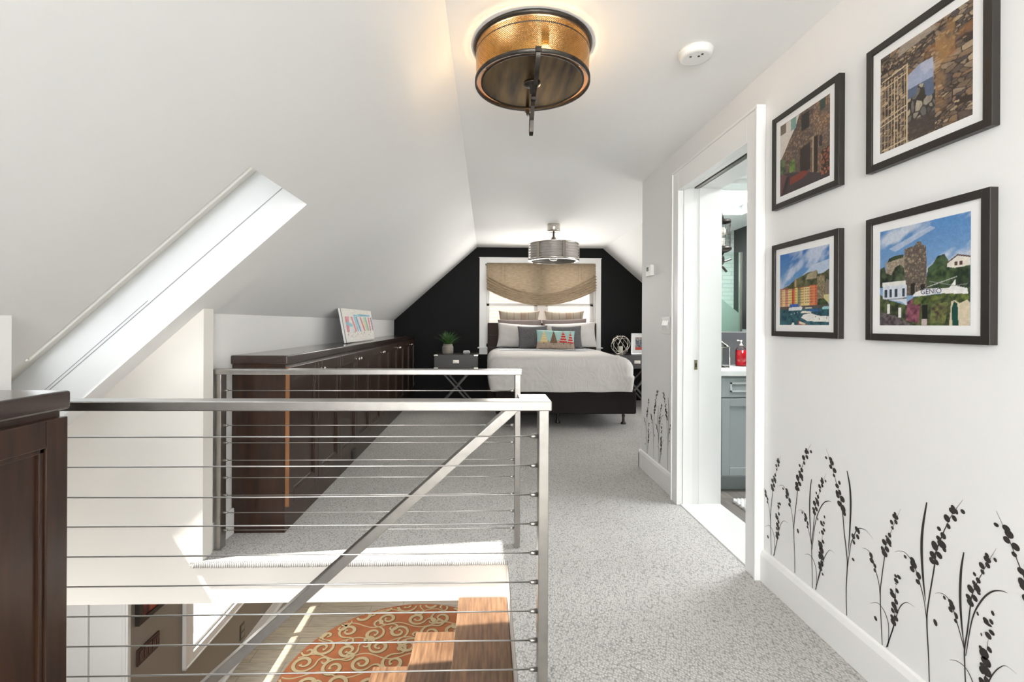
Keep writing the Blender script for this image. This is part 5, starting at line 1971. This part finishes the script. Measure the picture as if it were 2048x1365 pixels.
# ---------------------------------------------------------------- child's painting on the long top
t = thing('canvas_painting', "painting of red and blue strokes leaning on the long dark cabinet top", 'painting', (-1.26, 4.62, 0.972))
BL, BR = Vector((-1.205, 4.02, 0.980)), Vector((-1.215, 5.04, 0.980))
TL, TR = Vector((-1.268, 4.04, 1.280)), Vector((-1.270, 5.09, 1.280))
nn = (BR - BL).cross(TL - BL).normalized()
if nn.x < 0:
    nn = -nn
f = MB()
k = nn * 0.018
f.hexa([BL, BR, BR - k, BL - k, TL, TR, TR - k, TL - k])
f.build('canvas', matbd, t, bevel=0.002)
print_mesh('painted_face', childart(), lambda u, v: (BL + (BR - BL) * u) * (1 - v) + (TL + (TR - TL) * u) * v + nn * 0.006, t)

# small framed print on the right nightstand
t = thing('photo_frame', 'small white matted photo frame on the right nightstand beside the orb', 'picture frame', (2.16, 6.55, 0.729))
f = MB()
o0 = Vector((2.035, 6.50, 0.731))
ux, uz = Vector((0.975, 0.12, 0)).normalized(), Vector((0.06, 0.18, 0.98)).normalized()
un_ = ux.cross(uz).normalized()


def fr(u, v, d=0):
    return o0 + ux * u + uz * v - un_ * d


def fbox(f, u0, u1, v0, v1, d0, d1):
    f.hexa([fr(u0, v0, d0), fr(u1, v0, d0), fr(u1, v0, d1), fr(u0, v0, d1), fr(u0, v1, d0), fr(u1, v1, d0), fr(u1, v1, d1), fr(u0, v1, d1)])


fbox(f, 0, 0.24, 0, 0.012, 0, 0.015)
fbox(f, 0, 0.24, 0.288, 0.30, 0, 0.015)
fbox(f, 0, 0.012, 0, 0.30, 0, 0.015)
fbox(f, 0.228, 0.24, 0, 0.30, 0, 0.015)
f.build('frame', mat('silver_frame', (0.6, 0.6, 0.6), 0.3, 0.8), t)
f = MB()
fbox(f, 0.01, 0.23, 0.01, 0.29, 0.004, 0.010)
f.build('mat_board', matbd, t)
sg = -1 if un_.y > 0 else 1
print_mesh('photo_print', townpic(), lambda u, v: fr(0.06 + 0.12 * u, 0.06 + 0.18 * v, 0.003 if sg < 0 else -0.001), t)
f = MB()
f.bar(fr(0.12, 0.2, 0.012), fr(0.12, 0.0, 0.012) + Vector((0, 0.085, 0)), 0.03, 0.004, (0, 1, 0))
f.build('easel_back', plastick, t)

# ---------------------------------------------------------------- bathroom things
t = thing('vanity', 'grey panelled bathroom vanity under a white counter', 'vanity', (2.2, 3.37, 0))
f = MB()
f.box(1.60, 2.97, 3.16, 3.59, 0.10, 0.80)
f.box(1.60, 2.97, 3.21, 3.59, 0.0, 0.10)
f.build('body', greycab, t)
for (x0, x1) in ((1.612, 2.04), (2.05, 2.48), (2.49, 2.95)):
    f = MB()
    f.box(x0, x1, 3.142, 3.16, 0.655, 0.785)
    d = f.build('drawer', greycab, t, bevel=0.002)
    f = MB()
    for (p, q_, r, s_) in ((x0 + 0.055, x0 + 0.067, 0.69, 0.755), (x1 - 0.067, x1 - 0.055, 0.69, 0.755), (x0 + 0.055, x1 - 0.055, 0.69, 0.70), (x0 + 0.055, x1 - 0.055, 0.745, 0.755)):
        f.box(p, q_, 3.136, 3.143, r, s_)
    f.build('moulding', mat('pale_grey_edge', (0.55, 0.57, 0.57), 0.4), d)
    f = MB()
    z0, z1, s2 = 0.115, 0.645, 0.055
    f.box(x0, x0 + s2, 3.142, 3.16, z0, z1)
    f.box(x1 - s2, x1, 3.142, 3.16, z0, z1)
    f.box(x0 + s2, x1 - s2, 3.142, 3.16, z0, z0 + s2)
    f.box(x0 + s2, x1 - s2, 3.142, 3.16, z1 - s2, z1)
    f.box(x0 + s2, x1 - s2, 3.152, 3.16, z0 + s2, z1 - s2)
    f.build('door', greycab, t, bevel=0.003)
f = MB()
f.box(1.575, 2.99, 3.125, 3.595, 0.80, 0.838)
tag(f.build('stone_countertop', marble, bevel=0.004), 'white stone counter on the grey vanity', 'countertop')
f = MB()
f.box(1.495, 2.995, 3.588, 3.599, 0.838, 1.09)
tag(f.build('backsplash', slate), 'dark slate backsplash strip under the bathroom mirror', 'backsplash')
f = MB()
f.box(1.5, 2.98, 3.590, 3.599, 1.10, 2.26)
tag(f.build('mirror', mirrorm), 'wide frameless mirror over the grey vanity', 'mirror')
# sconce
sc = Vector((1.765, 3.44, 0))
t = thing('wall_sconce', 'dark metal caged wall sconce with bulb and scrolled bracket on the mirror', 'wall light', (1.765, 3.585, 1.8))
f = MB()
f.lathe([(0.052, 1.93), (0.056, 1.935), (0.056, 1.915), (0.052, 1.915)], sc, 24, cap=False)
f.lathe([(0.01, 1.936), (0.056, 1.932)], sc, 24)
f.build('lamp_cap', darkmetal, t)
f = MB()
f.lathe([(0.054, 1.735), (0.060, 1.728), (0.062, 1.715), (0.045, 1.70), (0.02, 1.69)], sc, 24)
f.build('lamp_base', darkmetal, t)
f = MB()
for k in range(16):
    a_ = 2 * PI * k / 16
    f.tube([sc + Vector((0.051 * math.cos(a_), 0.051 * math.sin(a_), 1.735)), sc + Vector((0.051 * math.cos(a_), 0.051 * math.sin(a_), 1.92))], 0.0014, 5)
for z in (1.77, 1.80, 1.83, 1.86, 1.89):
    f.tube([sc + Vector((0.051 * math.cos(2 * PI * k / 20), 0.051 * math.sin(2 * PI * k / 20), z)) for k in range(20)], 0.0012, 5, closed=True)
f.build('wire_cage', darkmetal, t)
f = MB()
f.ball(sc + Vector((0, 0, 1.85)), 0.022, seg=12, sq=(1, 1, 1.5))
f.lathe([(0.012, 1.80), (0.012, 1.76), (0.014, 1.735)], sc, 12)
f.build('bulb', mat('clear_bulb', (0.6, 0.55, 0.45), 0.1), t)
f = MB()


def arc(cx_, cz_, r, a0, a1, n=14):
    return [Vector((cx_ + r * math.cos(a0 + (a1 - a0) * i / n), 3.45, cz_ + r * math.sin(a0 + (a1 - a0) * i / n))) for i in range(n + 1)]


f.tube([Vector((1.70, 3.58, 1.955)), Vector((1.705, 3.50, 2.01)), Vector((1.73, 3.46, 2.015)), Vector((1.757, 3.44, 1.985)), Vector((1.765, 3.44, 1.935))], 0.008, 8)
f.tube(arc(1.72, 1.64, 0.055, 1.0, -2.2), 0.009, 8)
f.tube(arc(1.69, 1.50, 0.055, 1.6, -1.5), 0.009, 8)
f.tube([Vector((1.765, 3.44, 1.69)), Vector((1.75, 3.45, 1.63)), Vector((1.71, 3.46, 1.58)), Vector((1.70, 3.58, 1.56))], 0.009, 8)
f.tube([Vector((1.74, 3.45, 1.62)), Vector((1.80, 3.45, 1.55))], 0.009, 8)
f.tube([Vector((1.74, 3.45, 1.61)), Vector((1.835, 3.45, 1.645))], 0.006, 8)
f.tube([Vector((1.70, 3.58, 1.45)), Vector((1.70, 3.58, 2.0))], 0.012, 8)
f.build('bracket', darkmetal, t)
# soap bottle
q = (1.925, 3.47, 0.838)
t = thing('soap_dispenser', 'clear pump bottle of red soap on the white vanity counter', 'soap dispenser', q)
f = MB()
f.lathe([(0.036, 0.0), (0.038, 0.006), (0.038, 0.122), (0.030, 0.136), (0.015, 0.146), (0.015, 0.156)], q, 28)
f.build('bottle', clearglass, t)
f = MB()
f.lathe([(0.034, 0.005), (0.034, 0.121), (0.002, 0.122)], q, 28)
f.build('red_soap', mat('red_soap_liquid', (0.55, 0.004, 0.012), 0.1), t)
f = MB()
f.lathe([(0.017, 0.154), (0.017, 0.166), (0.006, 0.169), (0.006, 0.186), (0.010, 0.189), (0.010, 0.195)], q, 18)
f.tube([Vector(q) + Vector((0, 0, 0.191)), Vector(q) + Vector((-0.035, 0, 0.195))], 0.005, 8)
f.build('pump', nickel, t)
# glass lantern box
q = Vector((1.695, 3.36, 0.838))
t = thing('glass_box', 'glass lantern box with metal edges on the white vanity counter', 'lantern', q)
f = MB()
w2 = 0.055
for sx in (-1, 1):
    for sy in (-1, 1):
        f.tube([q + Vector((sx * w2, sy * w2, 0)), q + Vector((sx * w2, sy * w2, 0.15)), q + Vector((0, 0, 0.205))], 0.0035, 6)
for z in (0.004, 0.15):
    f.tube([q + Vector((-w2, -w2, z)), q + Vector((w2, -w2, z)), q + Vector((w2, w2, z)), q + Vector((-w2, w2, z))], 0.0035, 6, closed=True)
f.build('metal_edge', nickel, t)
f = MB()
f.box(q.x - w2, q.x + w2, q.y - w2, q.y + w2, q.z + 0.003, q.z + 0.15)
f.prism([(q.x - w2, q.z + 0.15), (q.x + w2, q.z + 0.15), (q.x + 0.001, q.z + 0.204), (q.x - 0.001, q.z + 0.204)], q.y - 0.02, q.y + 0.02, 'Y')
f.build('glass_pane', clearglass, t)
# bath mat
f = MB()
f.box(1.60, 2.35, 2.35, 2.97, 0.0, 0.012)
i = 0
yy = 2.35
while yy < 2.975:
    xx = 1.60 if i % 2 else 1.61
    while xx < 2.0:
        f.ball((xx, yy, 0.016), 0.014, seg=6, sq=(1, 1, 0.8))
        xx += 0.024
    yy += 0.022
    i += 1
tag(f.build('bath_mat', mat('white_chenille', (0.82, 0.82, 0.80), 0.95)), 'white fluffy bath mat on the grey bathroom floor', 'bath mat')

# ---------------------------------------------------------------- things of the room below
rc, RR = (-0.85, 4.90), 1.32
f = MB()
N_ = 96
top = [f.bm.verts.new((rc[0] + RR * math.cos(2 * PI * k / N_), rc[1] + RR * math.sin(2 * PI * k / N_), ZL + 0.012)) for k in range(N_)]
bot = [f.bm.verts.new((v.co.x, v.co.y, ZL)) for v in top]
f._f(top)
for k in range(N_):
    f._f([top[k], bot[k], bot[(k + 1) % N_], top[(k + 1) % N_]])


def scroll(cx_, cy_, s, a0, sgn, mi, lift, wmul=1.0, turns=1.45):
    """a curl: ribbon along a spiral with a swelling end"""
    n = 34
    prev = None
    for i in range(n + 1):
        k = i / n
        r = s * (1 - 0.80 * k)
        a = a0 + sgn * 2 * PI * turns * k
        x, y = cx_ + r * math.cos(a), cy_ + r * math.sin(a)
        if (x - rc[0]) ** 2 + (y - rc[1]) ** 2 > (RR - 0.012) ** 2:
            prev = None
            continue
        w_ = (0.009 + 0.012 * math.sin(PI * min(1, k * 1.1)) + (0.010 if k > 0.93 else 0)) * wmul
        dx, dy = math.cos(a), math.sin(a)
        l = f.bm.verts.new((x - dx * w_, y - dy * w_, ZL + lift))
        r2 = f.bm.verts.new((x + dx * w_, y + dy * w_, ZL + lift))
        if prev:
            f._f([prev[0], prev[1], r2, l], mi)
        prev = (l, r2)


rs = random.Random(4)
row = 0
y = rc[1] - 1.4
while y < rc[1] + 1.4:
    x = rc[0] - 1.5 + (0.15 if row % 2 else 0)
    while x < rc[0] + 1.5:
        a0 = rs.uniform(0, 2 * PI)
        sg = rs.choice((-1, 1))
        s = rs.uniform(0.115, 0.145)
        jx, jy = x + rs.uniform(-0.04, 0.04), y + rs.uniform(-0.04, 0.04)
        scroll(jx + 0.006, jy - 0.006, s, a0, sg, 2, 0.0125, 1.35)  # darker olive ribbon, offset under the sand curl
        scroll(jx, jy, s, a0, sg, 1, 0.0135)
        # mirrored tail curling the other way
        ex, ey = jx + (s + 0.075) * math.cos(a0), jy + (s + 0.075) * math.sin(a0)
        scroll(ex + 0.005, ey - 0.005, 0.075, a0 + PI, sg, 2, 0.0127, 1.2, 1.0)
        scroll(ex, ey, 0.075, a0 + PI, sg, 1, 0.0137, 0.8, 1.0)
        x += 0.33
    # a winding stem linking the curls of the row
    prev = None
    for i in range(160):
        xx = rc[0] - 1.4 + 2.8 * i / 159
        yv = y + 0.135 + 0.045 * math.sin(xx * 11 + row * 1.7)
        if (xx - rc[0]) ** 2 + (yv - rc[1]) ** 2 > (RR - 0.02) ** 2:
            prev = None
            continue
        l, r2 = f.bm.verts.new((xx, yv - 0.009, ZL + 0.0131)), f.bm.verts.new((xx, yv + 0.009, ZL + 0.0131))
        if prev:
            f._f([prev[0], l, r2, prev[1]], 1)
        prev = (l, r2)
    y += 0.27
    row += 1
tag(f.build('round_rug', [mat('burnt_orange_wool', (0.50, 0.165, 0.06), 0.9, var=(5, 0.3), bump=(200, 0.4, 0.003)), mat('sand_scroll_wool', (0.60, 0.47, 0.27), 0.9, var=(9, 0.15)), mat('olive_edging_wool', (0.20, 0.10, 0.03), 0.9)], recalc=False), 'round burnt orange rug with sand scrolls on the lower wood floor', 'rug')
t = thing('framed_picture', 'dark framed reddish picture hanging on the taupe wall of the room below', 'picture', (-2.75, 3.95, -1.24))
f = MB()
f.box(-2.75, -2.715, 3.725, 3.765, -1.24, -0.55)
f.box(-2.75, -2.715, 4.16, 4.20, -1.24, -0.55)
f.box(-2.75, -2.715, 3.765, 4.16, -1.24, -1.20)
f.box(-2.75, -2.715, 3.765, 4.16, -0.59, -0.55)
f.build('frame', frameblk, t)
f = MB()
f.box(-2.749, -2.73, 3.76, 4.17, -1.205, -0.58)
f.build('canvas', frameblk, t)
print_mesh('painted_face', sunset(), lambda u, v: (-2.728, 4.16 - 0.395 * u, -1.20 + 0.61 * v), t)
t = thing('wall_plaque', 'carved dark wooden plaque under the picture on the lower taupe wall', 'plaque', (-2.75, 3.86, -1.57))
f = MB()
f.box(-2.75, -2.735, 3.74, 3.985, -1.57, -1.44)
f.build('board', mat('plaque_brown', (0.05, 0.022, 0.018), 0.5), t, bevel=0.003)
f = MB()
for k in range(5):
    yy = 3.765 + 0.046 * k
    f.tube([(-2.733, yy + 0.014 + 0.013 * math.cos(a_), -1.505 + 0.036 * math.sin(a_)) for a_ in [2 * PI * j / 12 for j in range(12)]], 0.004, 6, closed=True)
    f.tube([(-2.733, yy, -1.545), (-2.733, yy + 0.03, -1.465)], 0.004, 6)
f.build('carving', mat('plaque_relief', (0.16, 0.09, 0.07), 0.5), t)
t = thing('wall_outlet', 'dark framed outlet plate low on the lower taupe wall right of the window', 'outlet', (-2.75, 5.33, -2.43))
f = MB()
f.box(-2.75, -2.742, 5.285, 5.375, -2.42, -2.25)
f.build('plate', mat('dark_plate', (0.10, 0.085, 0.07), 0.5), t, bevel=0.002)
f = MB()
f.box(-2.743, -2.739, 5.30, 5.36, -2.325, -2.27)
f.box(-2.743, -2.739, 5.30, 5.36, -2.40, -2.345)
f.build('socket', mat('taupe_socket', (0.30, 0.26, 0.21), 0.5), t)
